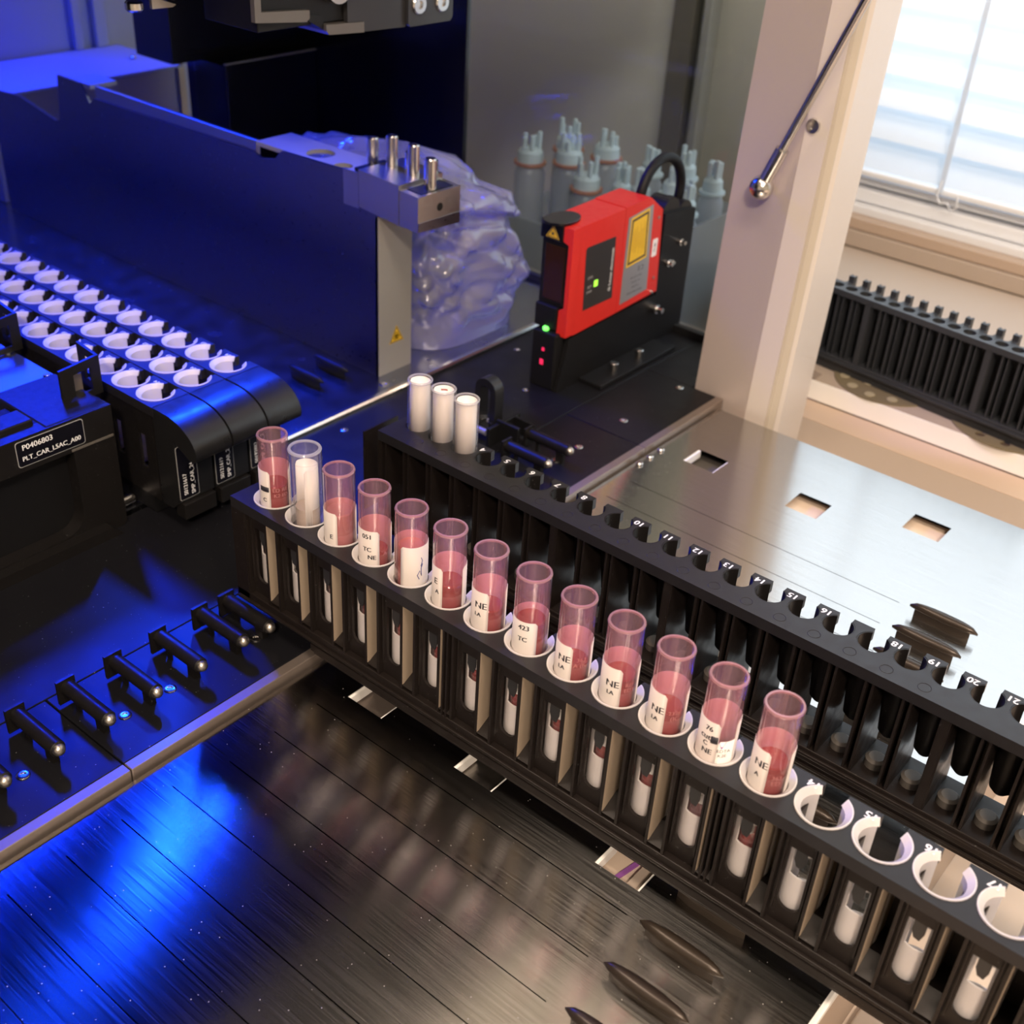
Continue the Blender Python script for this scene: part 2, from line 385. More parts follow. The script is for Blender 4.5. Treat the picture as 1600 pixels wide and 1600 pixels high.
# ------------------------------------------------------------------ the room
def room():
    Y = 700
    # window wall with an opening for the window
    op = [(-110, 3), (1150, 3), (1150, 900), (-110, 900)]
    struct(MB().prism([(-1500, -900), (2600, -900), (2600, 1700), (-1500, 1700)], 'y', Y, Y + 160, [op]).build('wall_right', 'wall_paint'))
    struct(MB().box(-1500, 2600, -2600, Y + 160, -960, -900).build('floor', 'floor_grey'))
    struct(MB().box(-1500, 2600, -2600, Y + 160, 1700, 1760).build('ceiling', 'ceiling_white'))
    struct(MB().box(-1560, -1500, -2600, Y + 160, -900, 1700).build('wall_back', 'wall_paint'))
    struct(MB().box(2600, 2660, -2600, Y + 160, -900, 1700).build('wall_front', 'wall_paint'))
    struct(MB().box(-1500, 2600, -2660, -2600, -900, 1700).build('wall_left', 'wall_paint'))
    # vertical trims left of the window, seen through the side pane
    struct(MB().box(-238, -216, Y - 14, Y, -60, 1200).build('trim_1', 'wall_dark', bevel=1))
    struct(MB().box(-206, -198, Y - 16, Y, -60, 1200).build('trim_2', 'wall_grey', bevel=1))
    # window
    win = bpy.data.objects.new('window_1', None); COL.objects.link(win); win.location = Vector((500, Y, 0)) * S; BASE[win.name] = (500, Y, 0); struct(win)
    f = MB().prism([(-110, 3), (1150, 3), (1150, 900), (-110, 900)], 'y', Y + 30, Y + 90, [[(-80, 46), (1120, 46), (1120, 870), (-80, 870)]])
    f.build('window_frame', 'window_white', win, bevel=1.2)
    MB().box(-110, 1150, Y + 16, Y + 30, 22.5, 33).build('glazing_bead', 'window_white', win, bevel=1)
    MB().box(-110, 1150, Y + 22, Y + 30, 36, 42).build('glazing_bead', 'window_white', win, bevel=1)
    MB().box(-80, 1120, Y + 58, Y + 61, 46, 870).build('pane', 'window_glass', win)
    sill = MB().box(-118, 1160, Y - 6, Y + 30, 5, 14.5).build('window_sill', 'frame_beige', win, bevel=1)
    MB().box(-118, 1160, Y - 9, Y, -9.5, 4.6).build('sill_trim', 'ledge_beige', win, bevel=0.8)
    MB().box(-112, 1155, Y + 6, Y + 29.5, 14.5, 21.5).build('sill_step', 'window_white', win, bevel=0.8)
    # blind
    bl = thing('venetian_blind', 'white venetian blind hanging closed in front of the bright window', 'blind', (500, Y + 20, 900))
    z = 64.5; k = 0
    a = math.radians(62)
    me = None
    while z < 880:
        q = MB()
        pts = []
        for i in range(7):
            t = i / 6 - 0.5
            pts.append((t * 27 * math.cos(a) + 1.6 * (1 - 4 * t * t) * math.sin(a), t * 27 * math.sin(a) - 1.6 * (1 - 4 * t * t) * math.cos(a)))
        vs = [(x, Y + 20 + p[0], z + p[1]) for x in (-76, 1116) for p in pts]
        q.add(vs, [(i, i + 1, 7 + i + 1, 7 + i) for i in range(6)], True)
        if me is None:
            o = q.build('slat', 'slat_film', bl); me = o
        else:
            o2 = me.copy(); COL.objects.link(o2); o2.location.z = k * 26.1 * S; o2.parent = bl
        z += 26.1; k += 1
    MB().box(-76, 1116, Y + 10, Y + 27, 46.5, 51).build('bottom_rail', 'window_white', bl, bevel=1)
    MB().box(-76, 1116, Y + 8, Y + 34, 872, 895).build('head_rail', 'window_white', bl, bevel=1)
    for x in (28, 300, 700):
        MB().box(x - 2.2, x + 2.2, Y + 5.4, Y + 6, 50, 880).build('ladder_tape', 'slat_film', bl)
    MB().tube([(28, Y + 4, 60), (27, Y + 2, 48), (31, Y + 2, 42), (37, Y + 2, 44), (41, Y + 2, 39), (46, Y + 2, 42), (44, Y + 2, 52)], 0.7, 6).build('pull_cord', 'window_white', bl)
    # ceiling lamps
    for i, (x, y) in enumerate(((900, -500), (1350, -1450), (-700, -300))):
        c = thing('ceiling_lamp', 'white flush ceiling lamp number of the laboratory'.replace(' number', ['', ', second', ', third'][i]), 'lamp', (x, y, 1700), 'ceiling lamps')
        MB().prism([(x - 630, y - 180), (x + 630, y - 180), (x + 630, y + 180), (x - 630, y + 180)], 'z', 1655, 1700,
                   [[(x - 605, y - 155), (x + 605, y - 155), (x + 605, y + 155), (x - 605, y + 155)]]).build('lamp_frame', 'window_white', c)
        c['label'] = ['white flush ceiling lamp above the loading tray', 'white flush ceiling lamp farther from the instrument', 'ceiling lamp added above the hood to brighten the wall behind the pane'][i]
        del c['group']
room()

def bench():
    t = thing('lab_bench', 'beige laboratory bench top under the whole instrument', 'bench', (500, 0, -60))
    MB().box(-900, 1300, -700, 699, -98, -60).build('bench_top', 'bench_beige', t, bevel=2)
    MB().box(-800, 1200, -600, 600, -899.5, -98).build('bench_base', 'frame_beige', t, bevel=2)
    MB().box(303, 1250, -260, 62, -59.8, -56.5).build('edge_board', 'ledge_beige', t, bevel=0.8)
bench()

def ledge():
    t = thing('window_ledge', 'beige ledge below the window carrying the black storage rack', 'ledge', (600, 530, -10))
    MB().prism([(70, 428), (1160, 428), (1160, 690.5), (-120, 690.5), (-60, 560), (30, 450), (70, 440)], 'z', -24, -10).build('ledge_board', 'ledge_beige', t, bevel=1)
    MB().box(70, 1160, 432, 680, -59.5, -24.1).build('ledge_support', 'frame_beige', t)
    p = MB().box(66, 1160, 427.2, 427.9, -23.9, -10.2).build('front_strip', 'bright_sheet', t, bevel=0.15); plab(p, 'bright white front strip')
    t2 = thing('beige_channel', 'beige metal channel sunk between the tray and the white-fronted ledge', 'channel', (600, 380, -60))
    MB().box(50, 1160, 401, 427, -27, -24.5).build('channel_floor', 'channel_beige', t2, bevel=0.3)
    p = MB().prism([(366, -48), (401, -27.2), (401, -25), (400.4, -24.8), (364, -46)], 'x', 60, 1160).build('shade_flange', 'shade_tan', t2); plab(p, 'sloping flange with shade painted into its tan')  # darker tan carries the shade band beside the tray
    MB().box(90, 1160, 340, 420, -59.5, -48.5).build('channel_base', 'frame_beige', t2)
    MB().box(60, 1160, 402, 420, -48.4, -27.1).build('channel_web', 'frame_beige', t2)
ledge()

# ------------------------------------------------------------------ instrument deck
def deck():
    t = thing('instrument_deck', 'black instrument deck with screws and positioning pins behind the loading tray', 'deck', (-40, 100, -8))
    # front black deck plates with joints
    xs = [(-700, -101), (-100.2, 26)]
    edges = [-700, -431, -161, -102.6, 230.5, 402]
    for x0, x1, y0, y1 in ((-101, -9.4, -700, 403), ):
        MB().box(x0, x1, y0, y1, -8, 0).build('rear_deck_plate', 'deck_black', t, bevel=0.4)
    for y0, y1 in ((-372, -103.3), (-102.8, 251), (251.5, 339)):
        MB().box(-9, 44.5, y0, y1, -8, 0).build('front_deck_plate', 'deck_black', t, bevel=0.4)
    MB().box(-9, 26, 339.3, 403, -8, 0).build('front_deck_plate', 'deck_black', t, bevel=0.4)
    for y0, y1 in ((-372, -103.3), (-102.8, 251), (251.5, 339)):
        p = MB().box(44.7, 49.9, y0, y1, -7, 0.25).build('edge_strip', 'tan_metal', t, bevel=0.4); plab(p, 'tan anodised edge strip')
    MB().box(44.7, 50.6, -372, 339, -59, -7.4).build('deck_skirt', 'matte_black', t)
    # rear shiny metal deck
    p = MB().box(-699, -104, -699, 411, -8, 0.6).build('metal_deck', 'deck_metal', t); plab(p, 'shiny metal rear deck')
    p = MB().prism([(-104, -3), (-101, -3), (-100.4, -1.5), (-100.4, 1.8), (-101.5, 3), (-104, 3.2)], 'y', 79, 403).build('bright_edge', 'steel', t, bevel=0.5); plab(p, 'bright polished edge of the metal deck')
    for y in [-154, -132.1, -86.4, -64.1, -17.9, 202.5, 224, 269.6, 332.3]:
        screw(t, 22 if y < 200 else 21, y, 0)
    for x, y in ((-88.8, 141.6), (-88, 300), (-46.4, 258)):
        screw(t, x, y, 0, 2.3)
    screw(t, -113, 199.0, 0.6, 3.2)
    # positioning pins: black rods with a steel tip
    def pin(y, z=9.0):
        b = MB().lathe([(0, 0), (3.3, 0), (3.3, 28), (2.9, 28.4), (0, 28.4)], (0, y, z), 'x', 16)
        b.box(-1.4, 0, y - 4.6, y + 3.6, z - 7.4, z + 4.2); b.box(5, 7, y - 0.8, y + 0.8, 0, z - 3); b.box(20, 25, y - 1.4, y + 1.4, 0, z - 3)
        o = b.build('positioning_pin', 'black_plastic', t)
        tip = MB().lathe([(2.6, 28.4), (2.5, 29.5), (1.8, 30.6), (0.8, 31.1), (0, 31.2)], (0, y, z), 'x', 14).build('pin_tip', 'satin_steel', o)
        return o
    first = pin(-142.0)
    for k, y in enumerate((-119.6, -97.0, -74.6, -52.0, -29.6)):
        c = first.copy(); COL.objects.link(c); c.location.y = (y + 142.0) * S
        for ch in first.children: d = ch.copy(); COL.objects.link(d); d.parent = c
    for y in (183.5, 203.5):
        c = first.copy(); COL.objects.link(c); c.location = ((0.6) * S, (y + 142.0) * S, 0)
        for ch in first.children: d = ch.copy(); COL.objects.link(d); d.parent = c
    c = first.copy(); COL.objects.link(c); c.location = (0, (-15.0 + 142.0) * S, -0.8 * S)
    for ch in first.children: d = ch.copy(); COL.objects.link(d); d.parent = c
    # sensor bracket by the far pins
    b = MB().box(-18, -15.5, 186, 214, 0, 12).box(-18, -2, 195, 197.5, 0, 14).box(-15.5, -3, 208, 210, 2, 12)
    b.build('sensor_bracket', 'matte_black', t, bevel=0.4)
    MB().lathe([(0, 0), (2.0, 0), (2.0, 13), (0, 13)], (-33, 189, 7), 'x', 12).build('sensor_barrel', 'foil_grey', t)
    for x, y, z in ((-24, 199, 8), (-30, 204, 4)):
        MB().cyl((x, y, 0), 2.0, z, bev=0.4).cyl((x, y, z), 2.8, 1.8, bev=0.4).build('hex_bolt', 'steel', t)
    MB().lathe([(0, 0), (2.2, 0), (2.2, 1), (0, 1)], (-2, 205, 8), 'x', 12).build('hex_bolt', 'steel', t)
    # black loop bumper
    prof_o = [(-36.5, 0.05), (-21, 0.05), (-21, 28)] + arc(-28.75, 28, 7.75, 0, PI, 12)[1:]
    prof_i = [(-32.5, 5), (-25, 5), (-25, 27.5)] + arc(-28.75, 27.5, 3.75, 0, PI, 8)[1:]
    MB().prism(prof_o, 'y', 196.5, 204, [prof_i]).build('loop_stop', 'handle_black', t, bevel=0.6)
    # rear dark rail at the side pane
    MB().box(-400, 26, 403.5, 409, -8, 5).build('pane_rail', 'handle_black', t, bevel=0.5)
    # black fins on the metal deck beside the waste station
    for y in (166.5, 187.5, 211):
        fin_mesh(-166, y, 0.6, 33).build('guide_fin', 'matte_black', t)
    return t

def fin_mesh(x0, y, zb, L, h=7.8, wmax=3.2):
    """one lens-shaped guide fin: pointed cap on a narrow foot"""
    b = MB(); n = 12; m = 8; vs = []; fs = []
    for i in range(n + 1):
        u = i / n; ww = wmax * (max(0.0, 1 - (2 * u - 1) ** 2)) ** 0.55 + 0.03
        hz = 2.6 * (max(0.0, 1 - (2 * u - 1) ** 4)) ** 0.5 + 0.1
        for k in range(m):
            t = 2 * PI * k / m
            vs.append((x0 + L * u, y + ww * math.cos(t), zb + h - 2.2 + (hz if math.sin(t) > 0 else 1.2) * math.sin(t)))
    for i in range(n):
        for k in range(m):
            fs.append((i * m + k, i * m + (k + 1) % m, (i + 1) * m + (k + 1) % m, (i + 1) * m + k))
    b.add(vs, [f[::-1] for f in fs], True)
    foot = [(x0 + L * 0.08, y), (x0 + L * 0.25, y - 1.3), (x0 + L * 0.75, y - 1.3), (x0 + L * 0.9, y), (x0 + L * 0.75, y + 1.3), (x0 + L * 0.25, y + 1.3)]
    b.prism(foot, 'z', zb, zb + h - 2)
    return b
deck_t = deck()

def tray():
    t = thing('loading_tray', 'brushed metal loading tray with fine grooves and square openings', 'tray', (165, 0, -60))
    X0, X1, Y0, Y1, ZT = 51.4, 300.5, -372, 332.4, -4
    holes = []
    for cx, cy in ((86.5, -6.9), (147.5, -7.0), (218.5, -7.6), (81, 270.5), (147.8, 269), (205.8, 295.5), (86, -230), (147.5, -230)):
        holes.append([(cx - 10, cy - 6.6), (cx + 10, cy - 6.6), (cx + 10, cy + 6.6), (cx - 10, cy + 6.6)])
    holes[3] = [(70, 261.5), (90.5, 261.5), (90.5, 279.3), (70, 279.3)]
    holes[4] = [(138, 259.5), (157.4, 259.5), (157.4, 278.5), (138, 278.5)]
    holes[5] = [(195.6, 286), (216.3, 286), (216.3, 304.5), (195.6, 304.5)]
    for cx, cy in ((55.5, 232), (57.5, 240.5), (61, 248)): pass
    gy = [-340, -311, -281.5, -258, -211.5, -188.3, -165, -141.8, -118.4, -95.3, -72, -48.8, -25.6, 19.5, 42, 64, 86, 108, 130, 152.5, 175, 197, 219.7]
    grooves = [[(64.5 if y < -90 else 70, y - 0.22), (231, y - 0.22), (231.3, y), (231, y + 0.22), (64.5 if y < -90 else 70, y + 0.22)] for y in gy]
    grooves[-1] = [(61, 219.5), (224, 219.5), (224, 219.9), (61, 219.9)]
    grooves[-2] = [(61, 197.0), (224, 197.0), (224, 197.4), (61, 197.4)]
    for cx in (258,):
        pass
    MB().prism([(X0, Y0), (X1, Y0), (X1, Y1), (X0, Y1)], 'z', ZT - 1.2, ZT, holes + grooves).build('tray_sheet', 'tray_metal', t)
    # dark backing under the grooves
    for y0, y1 in ((-371, -245), (-215, -22.5), (8, 250), ):
        MB().box(X0 + 1, X1 - 30, y0, y1, ZT - 2.6, ZT - 1.25).build('groove_backing', 'matte_black', t)
    p = MB().prism([(X1, -6.2), (X1 + 2.0, -6.2), (X1 + 2.0, -3.4), (X1 + 1.2, -2.9), (X1, -3.2)], 'y', Y0, Y1).build('front_lip', 'bright_sheet', t); plab(p, 'bright front lip')
    MB().box(X1 - 4, X1 - 0.1, Y0, Y1, -59.5, -5.3).build('tray_skirt', 'frame_beige', t)
    MB().box(X0, X1 - 5, Y1 - 3, Y1 - 0.1, -59.5, -5.3).build('tray_skirt', 'frame_beige', t)
    MB().box(X0, X1 - 5, Y0 + 0.1, Y0 + 3, -59.5, -5.3).build('tray_skirt', 'frame_beige', t)
    first = fin_mesh(239, -72.7, ZT, 34).build('guide_fin', 'fin_metal', t)
    for y in (-94.8, -50.6, -28.4, -6.3, 15.8, 38, 60, 104, 126, 148.2, 170.3, 192.4, 214.5):
        c = first.copy(); COL.objects.link(c); c.location = (-0.029 * (y + 72.7) * S, (y + 72.7) * S, 0)
    # three small clear studs by the deck edge
    for x, y in ((54.2, 239.1), (54.2, 250.1), (54.2, 261.5)):
        MB().cyl((x, y, ZT), 2.3, 1.6, bev=0.5, seg=14).build('stud', 'steel', t)
    for hx0, hx1, hy0, hy1 in ((76.5, 96.5, -13.5, -0.3), (137.5, 157.5, -13.6, -0.4), (208.5, 228.5, -14.2, -1), (70, 90.5, 261.5, 279.3)):
        MB().box(hx0 - 0.05, hx0 + 1.3, hy0, hy1, ZT - 5, ZT - 0.5).build('opening_lip', 'bright_sheet', t)
        MB().box(hx1 - 0.9, hx1 - 0.05, hy0, hy1, ZT - 5, ZT - 0.5).build('opening_lip', 'bright_sheet', t)
    MB().box(62, 108, -22, 4, -12, -10).build('dark_pan', 'tan_metal', t)
    MB().box(118, 170, -22, 4, -12, -10).build('dark_pan', 'satin_steel', t)
    MB().box(190, 246, -22, 4, -14, -12).build('beige_pan', 'bench_beige', t)
    MB().prism([(212, -22), (214, -22), (219, 4), (217, 4)], 'z', -11.9, -11.2).build('purple_strip', 'ink_purple', t)
    for (x0, x1, y0, y1) in ((110, 240, 252, 320),): MB().box(x0, x1, y0, y1, -12, -10).build('beige_pan', 'bench_beige', t)
    MB().box(60, 105, 252, 300, -14, -12).build('dark_pan', 'rubber_grey', t)
    # pieces seen under the third square opening
    MB().box(221, 226, -22, 4, -11.9, -9).build('cross_bar', 'label_yellow' if False else 'ledge_beige', t)
    return t
tray_t = tray()

# ------------------------------------------------------------------ tube carriers (24 positions, pitch 20)
YA, YB = -12.5, 10.4
SL = math.asin(4.2 / 7.4)
def insert_mesh(first_x):
    """white cup seen in every position: flange, wall open to the back, U-shaped slot to the front"""
    b = MB(); cx = first_x
    a0 = PI / 2 + math.asin(4.2 / 8.6); a1 = PI / 2 - math.asin(4.2 / 8.6) + 2 * PI
    b.lathe([(7.0, 64.2), (8.9, 66.1), (9.35, 66.1), (9.35, 65.0), (7.6, 63.6), (7.0, 64.2)], (cx, 0, 0), 'z', 40, a0, a1, thick_close=True)
    a0 = PI / 2 + SL; a1 = PI / 2 - SL + 2 * PI
    # upper wall with the front slot: two halves, then the lower cup
    fs = math.asin(3.0 / 7.4)
    for q0, q1 in ((a0, 1.5 * PI - fs), (1.5 * PI + fs, a1)):
        b.lathe([(7.0, 39), (7.6, 39), (7.6, 50), (7.0, 50), (7.0, 39)], (cx, 0, 0), 'z', 10, q0, q1, thick_close=True)
    b.lathe([(7.0, 50), (7.6, 50), (7.6, 64.1), (7.0, 64.1), (7.0, 50)], (cx, 0, 0), 'z', 22, a0, a1, thick_close=True)
    b.lathe([(7.0, 24), (7.6, 24), (7.6, 39), (7.0, 39), (7.0, 24)], (cx, 0, 0), 'z', 22, a0, a1, thick_close=True)
    b.lathe([(0.2, 18.8), (3.6, 19.2), (6.3, 21), (7.6, 24), (7.0, 24), (5.8, 21.8), (3.2, 20.2), (0.2, 19.8), (0.2, 18.8)], (cx, 0, 0), 'z', 28)
    return b

def carrier24(loc, label, group=None, n=24, base_x0=None, x_start=5, end='near'):
    """local frame: hole k at x = 20 k, y = 0"""
    t = thing('tube_carrier', label, 'tube carrier', loc, group)
    ox, oy = loc[0], loc[1]
    L = 20 * n + 12
    def T(b): return b.xf(lambda x, y, z: (x + ox, y + oy, z))
    # top plate, open at the back of every hole
    poly = [(x_start, YA), (L, YA), (L, YB)]
    for k in range(n, 0, -1):
        x = 20 * k; aa = math.asin(4.2 / 9.4)
        poly += [(x + 4.2, YB)] + arc(x, 0, 9.4, PI / 2 - aa, PI / 2 + aa - 2 * PI, 28) + [(x - 4.2, YB)]
    poly += [(x_start, YB)]
    T(MB().prism(poly, 'z', 60.5, 65.6)).build('top_plate', 'carrier_top', t, bevel=0.35)
    # body
    b = MB()
    for k in range(1, n + 1):
        x = 20 * k
        for sx in (-1, 1):
            xa = x + sx * 6.0; b.box(min(xa, xa + sx * 1.1), max(xa, xa + sx * 1.1), YA + 0.3, YB - 0.6, 18, 60.5)
        # recessed front panel with a rounded window
        wnd = [(x + 3.9, 53.0), (x - 3.9, 53.0), (x - 3.9, 29)] + arc(x, 29, 3.9, PI, 2 * PI, 8)[1:-1] + [(x + 3.9, 29)]
        b.prism([(x - 6.0, 18), (x + 6.0, 18), (x + 6.0, 60.5), (x - 6.0, 60.5)], 'y', -9.6, -8.4, [wnd])
        # thin frame lines of the recess
        for sx in (-1, 1):
            b.box(x + sx * 4.9 - 0.3, x + sx * 4.9 + 0.3, YA + 1.6, -9.6, 24, 59)
        # lugs left and right of the cup
        # pocket between two housings: floor wedge and back wall
        if k < n:
            b.box(x + 7.1, x + 12.9, YB - 3, YB - 1.8, 18, 60.5)
            b.add([(x + 7.1, YA + .4, 20), (x + 12.9, YA + .4, 20), (x + 12.9, -4, 24.5), (x + 7.1, -4, 24.5), (x + 7.1, YB - 3, 24.5), (x + 12.9, YB - 3, 24.5)],
                  [(0, 1, 2, 3), (3, 2, 5, 4)])
    for k in (6, 12, 18):
        b.box(20 * k + 8.6, 20 * k + 9.4, YA, -3, 18, 60.5); b.box(20 * k + 10.6, 20 * k + 11.4, YA, -3, 18, 60.5)
    b.box(x_start, 13, YA, YB, 12, 60.5)
    b.box(20 * n + 7, L, YA, YB, 12, 60.5)
    T(b).build('body', 'carrier_body', t)
    q = T(MB().box(27.12, 27.3, YA + 0.5, YB - 3.1, 20.5, 60.4)).build('pocket_side', 'pocket_tan', t); plab(q, 'tan side wall of a pocket')  # thin tan sheet, only on the +X-facing wall of each pocket
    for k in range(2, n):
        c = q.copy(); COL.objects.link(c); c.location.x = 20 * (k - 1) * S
    q = T(MB().prism([(17.9, 53.5), (17.9, 47.5), (19.0, 44.6), (21.0, 44.2), (21.9, 47.5), (21.9, 53.5)], 'y', -8.38, -7.8)).build('clip_spring', 'scanner_dark', t)
    for k in range(1, n):
        c = q.copy(); COL.objects.link(c); c.location.x = 20 * k * S
    T(MB().box(x_start, L, YA, YB, 12, 18).box(x_start + 1, L, YA - 1.2, YB, 13.2, 14.6)).build('lower_band', 'carrier_body', t, bevel=0.4)
    if end == 'near':
        T(MB().box(53, L, YA - 0.6, -8.8, 8.0, 12.0).box(53, L, YA + 1.2, -8.8, 5.0, 8.0).box(53, L, 0, YB - 1, -3.9 if False else 4, 12)).build('slide_rail', 'carrier_body', t, bevel=0.4)
    else:
        T(MB().box(x_start, L - 4, YA + 2, YB - 2, 0.7, 12)).build('slide_rail', 'matte_black', t, bevel=0.4)
    # inserts
    first = T(insert_mesh(20)).build('tube_insert', 'insert_film', t); plab(first, 'white plastic insert')
    for k in range(1, n):
        c = first.copy(); COL.objects.link(c); c.location.x = 20 * k * S
    return t, T, L

def digits(t, T, n, skip=(), count=lambda k: k, mir=1, zz=65.68, m='print_white', size=4.6):
    for k in range(1, n + 1):
        if k in skip: continue
        b = MB()
        text_on(b, str(count(k)), size, (20 * k - 7.4, 6.4, zz), (-1, 0, 0), (0, -1, 0), bold=0.12)
        T(b).build('position_number', m, t)

near_t, Tn, Ln = carrier24((0, 0, 0), 'black tube carrier in front holding thirteen sample tubes in white inserts')
for k in range(1, 25):
    pass
for k in (1, 2, 3, 4, 5, 6, 7, 8, 9, 10, 11, 12, 13, 14, 15, 16, 17, 18, 19):
    b = MB(); text_on(b, {14: '14', 15: '15', 16: '16', 17: '17'}.get(k, str(k)), 4.4, (20 * k - 7.0, 7.2, 65.68), (-1, 0, 0), (0, -1, 0), bold=0.12)
    b.build('position_number', 'print_white', near_t)
for x, z in ((109, 45), (129, 40), (270, 40), (250, 50), (290, 42)):
    pass

# three carriers pushed in at the left, with rounded black handles
def blue_carriers():
    ys = (22.4, 44.7, 67.0)
    labs = ('black tube carrier of empty white inserts, left one of three under blue light',
            'black tube carrier of empty white inserts, middle one of three under blue light',
            'black tube carrier of empty white inserts, right one of three, beside the metal waste panel')
    codes = (('S0121617', 'SMP_CAR_24_A00'), ('S0121619', 'SMP_CAR_24_A00'), ('S0192882', 'SMP_CAR_24_A00'))
    for i, y in enumerate(ys):
        n = 24; X = -94.4 - 480
        t = thing('tube_carrier', labs[i], 'tube carrier', (X, y, 0), 'sample carriers under blue light'); del t['group']
        def T(b): return b.xf(lambda x, yy, z: (x + X, yy + y, z))
        A, B = -11.0, 10.6
        poly = [(5, A), (20 * n + 12, A), (20 * n + 12, B)]
        for k in range(n, 0, -1):
            x = 20 * k; aa = math.asin(4.2 / 9.4)
            poly += [(x + 4.2, B)] + arc(x, 0, 9.4, PI / 2 - aa, PI / 2 + aa - 2 * PI, 24) + [(x - 4.2, B)]
        poly += [(5, B)]
        T(MB().prism(poly, 'z', 60.5, 65.6)).build('top_plate', 'carrier_top', t, bevel=0.35)
        b = MB()
        for k in range(1, n + 1):
            x = 20 * k
            wnd = [(x + 2.6, 47), (x - 2.6, 47), (x - 2.6, 28), (x + 2.6, 28)]
            b.prism([(x - 10, 12), (x + 10, 12), (x + 10, 60.5), (x - 10, 60.5)], 'y', A + 0.4, A + 1.8, [wnd])
        b.box(5, 20 * n + 10, A + 1.8, B, 12, 16)
        T(b).build('body', 'black_plastic', t)
        T(MB().box(5, 20 * n + 2, A + 2, B - 2, 0.7, 12)).build('slide_rail', 'matte_black', t)
        # handle: flat top rolling over into a rounded nose, recessed face below
        x0 = 20 * n + 12
        prof = [(x0 - 0.5, 65.6), (x0 + 7, 65.6)] + [(x0 + 9 + 22.5 * math.sin(a), 65.6 - 15 * (1 - math.cos(a))) for a in [math.radians(q) for q in range(10, 91, 8)]] + \
               [(x0 + 31.0, 48.6), (x0 + 29.6, 47.2), (x0 + 27.5, 46.6), (x0 + 25.5, 47)] + [(x0 + 14, 53), (x0 + 14, 17.5), (x0 + 8, 12), (x0 - 0.5, 12)]
        h = MB().prism([(p[0], p[1]) for p in prof], 'y', A + 0.2, B - 0.2)
        hd = T(h).build('handle', 'handle_black', t, bevel=1.1)
        T(MB().box(x0 + 9, x0 + 16.5, A + 1.2, B - 1.2, 8, 17)).build('foot', 'black_plastic', t, bevel=0.6)
        # printed code label on the end face, read bottom to top
        fx = x0 + 14.15 + X
        lb = MB().prism(rrect(y - 10.4, y + 1.2, 18.5, 49, 1.2), 'x', fx, fx + 0.12)
        o = lb.build('code_label', 'print_grey', t)
        lb2 = MB().prism(rrect(y - 10.15, y + 0.95, 18.75, 48.75, 1.1), 'x', fx + 0.1, fx + 0.2)
        lb2.build('label_field', 'gloss_black', o)
        tx = MB(); text_on(tx, codes[i][0], 3.1, (fx + 0.25, y - 6.6, 27.0), (0, 0, 1), (0, -1, 0), bold=0.06)
        text_on(tx, codes[i][1], 3.1, (fx + 0.25, y - 2.2, 32.4), (0, 0, 1), (0, -1, 0), bold=0.06)
        tx.build('label_text', 'print_white', o)
        first = insert_mesh(20)
        first = T(first).build('tube_insert', 'insert_film', t); plab(first, 'white plastic insert')
        for k in range(1, n):
            c = first.copy(); COL.objects.link(c); c.location.x = 20 * k * S
        for k in range(8, 25):
            q = MB(); text_on(q, str(k), 3.2, (20 * k - 8.6, 7.0, 65.68), (-1, 0, 0), (0, -1, 0), bold=0.08)
            T(q).build('position_number', 'print_white', t)
        if i == 0:   # steel latch under the end of the first carrier
            T(MB().lathe([(0, 0), (3, 0), (3, 12.4), (0, 12.4)], (20 * n - 14, -24.4, 4), 'y', 12)).build('latch_pin', 'steel', t)
blue_carriers()

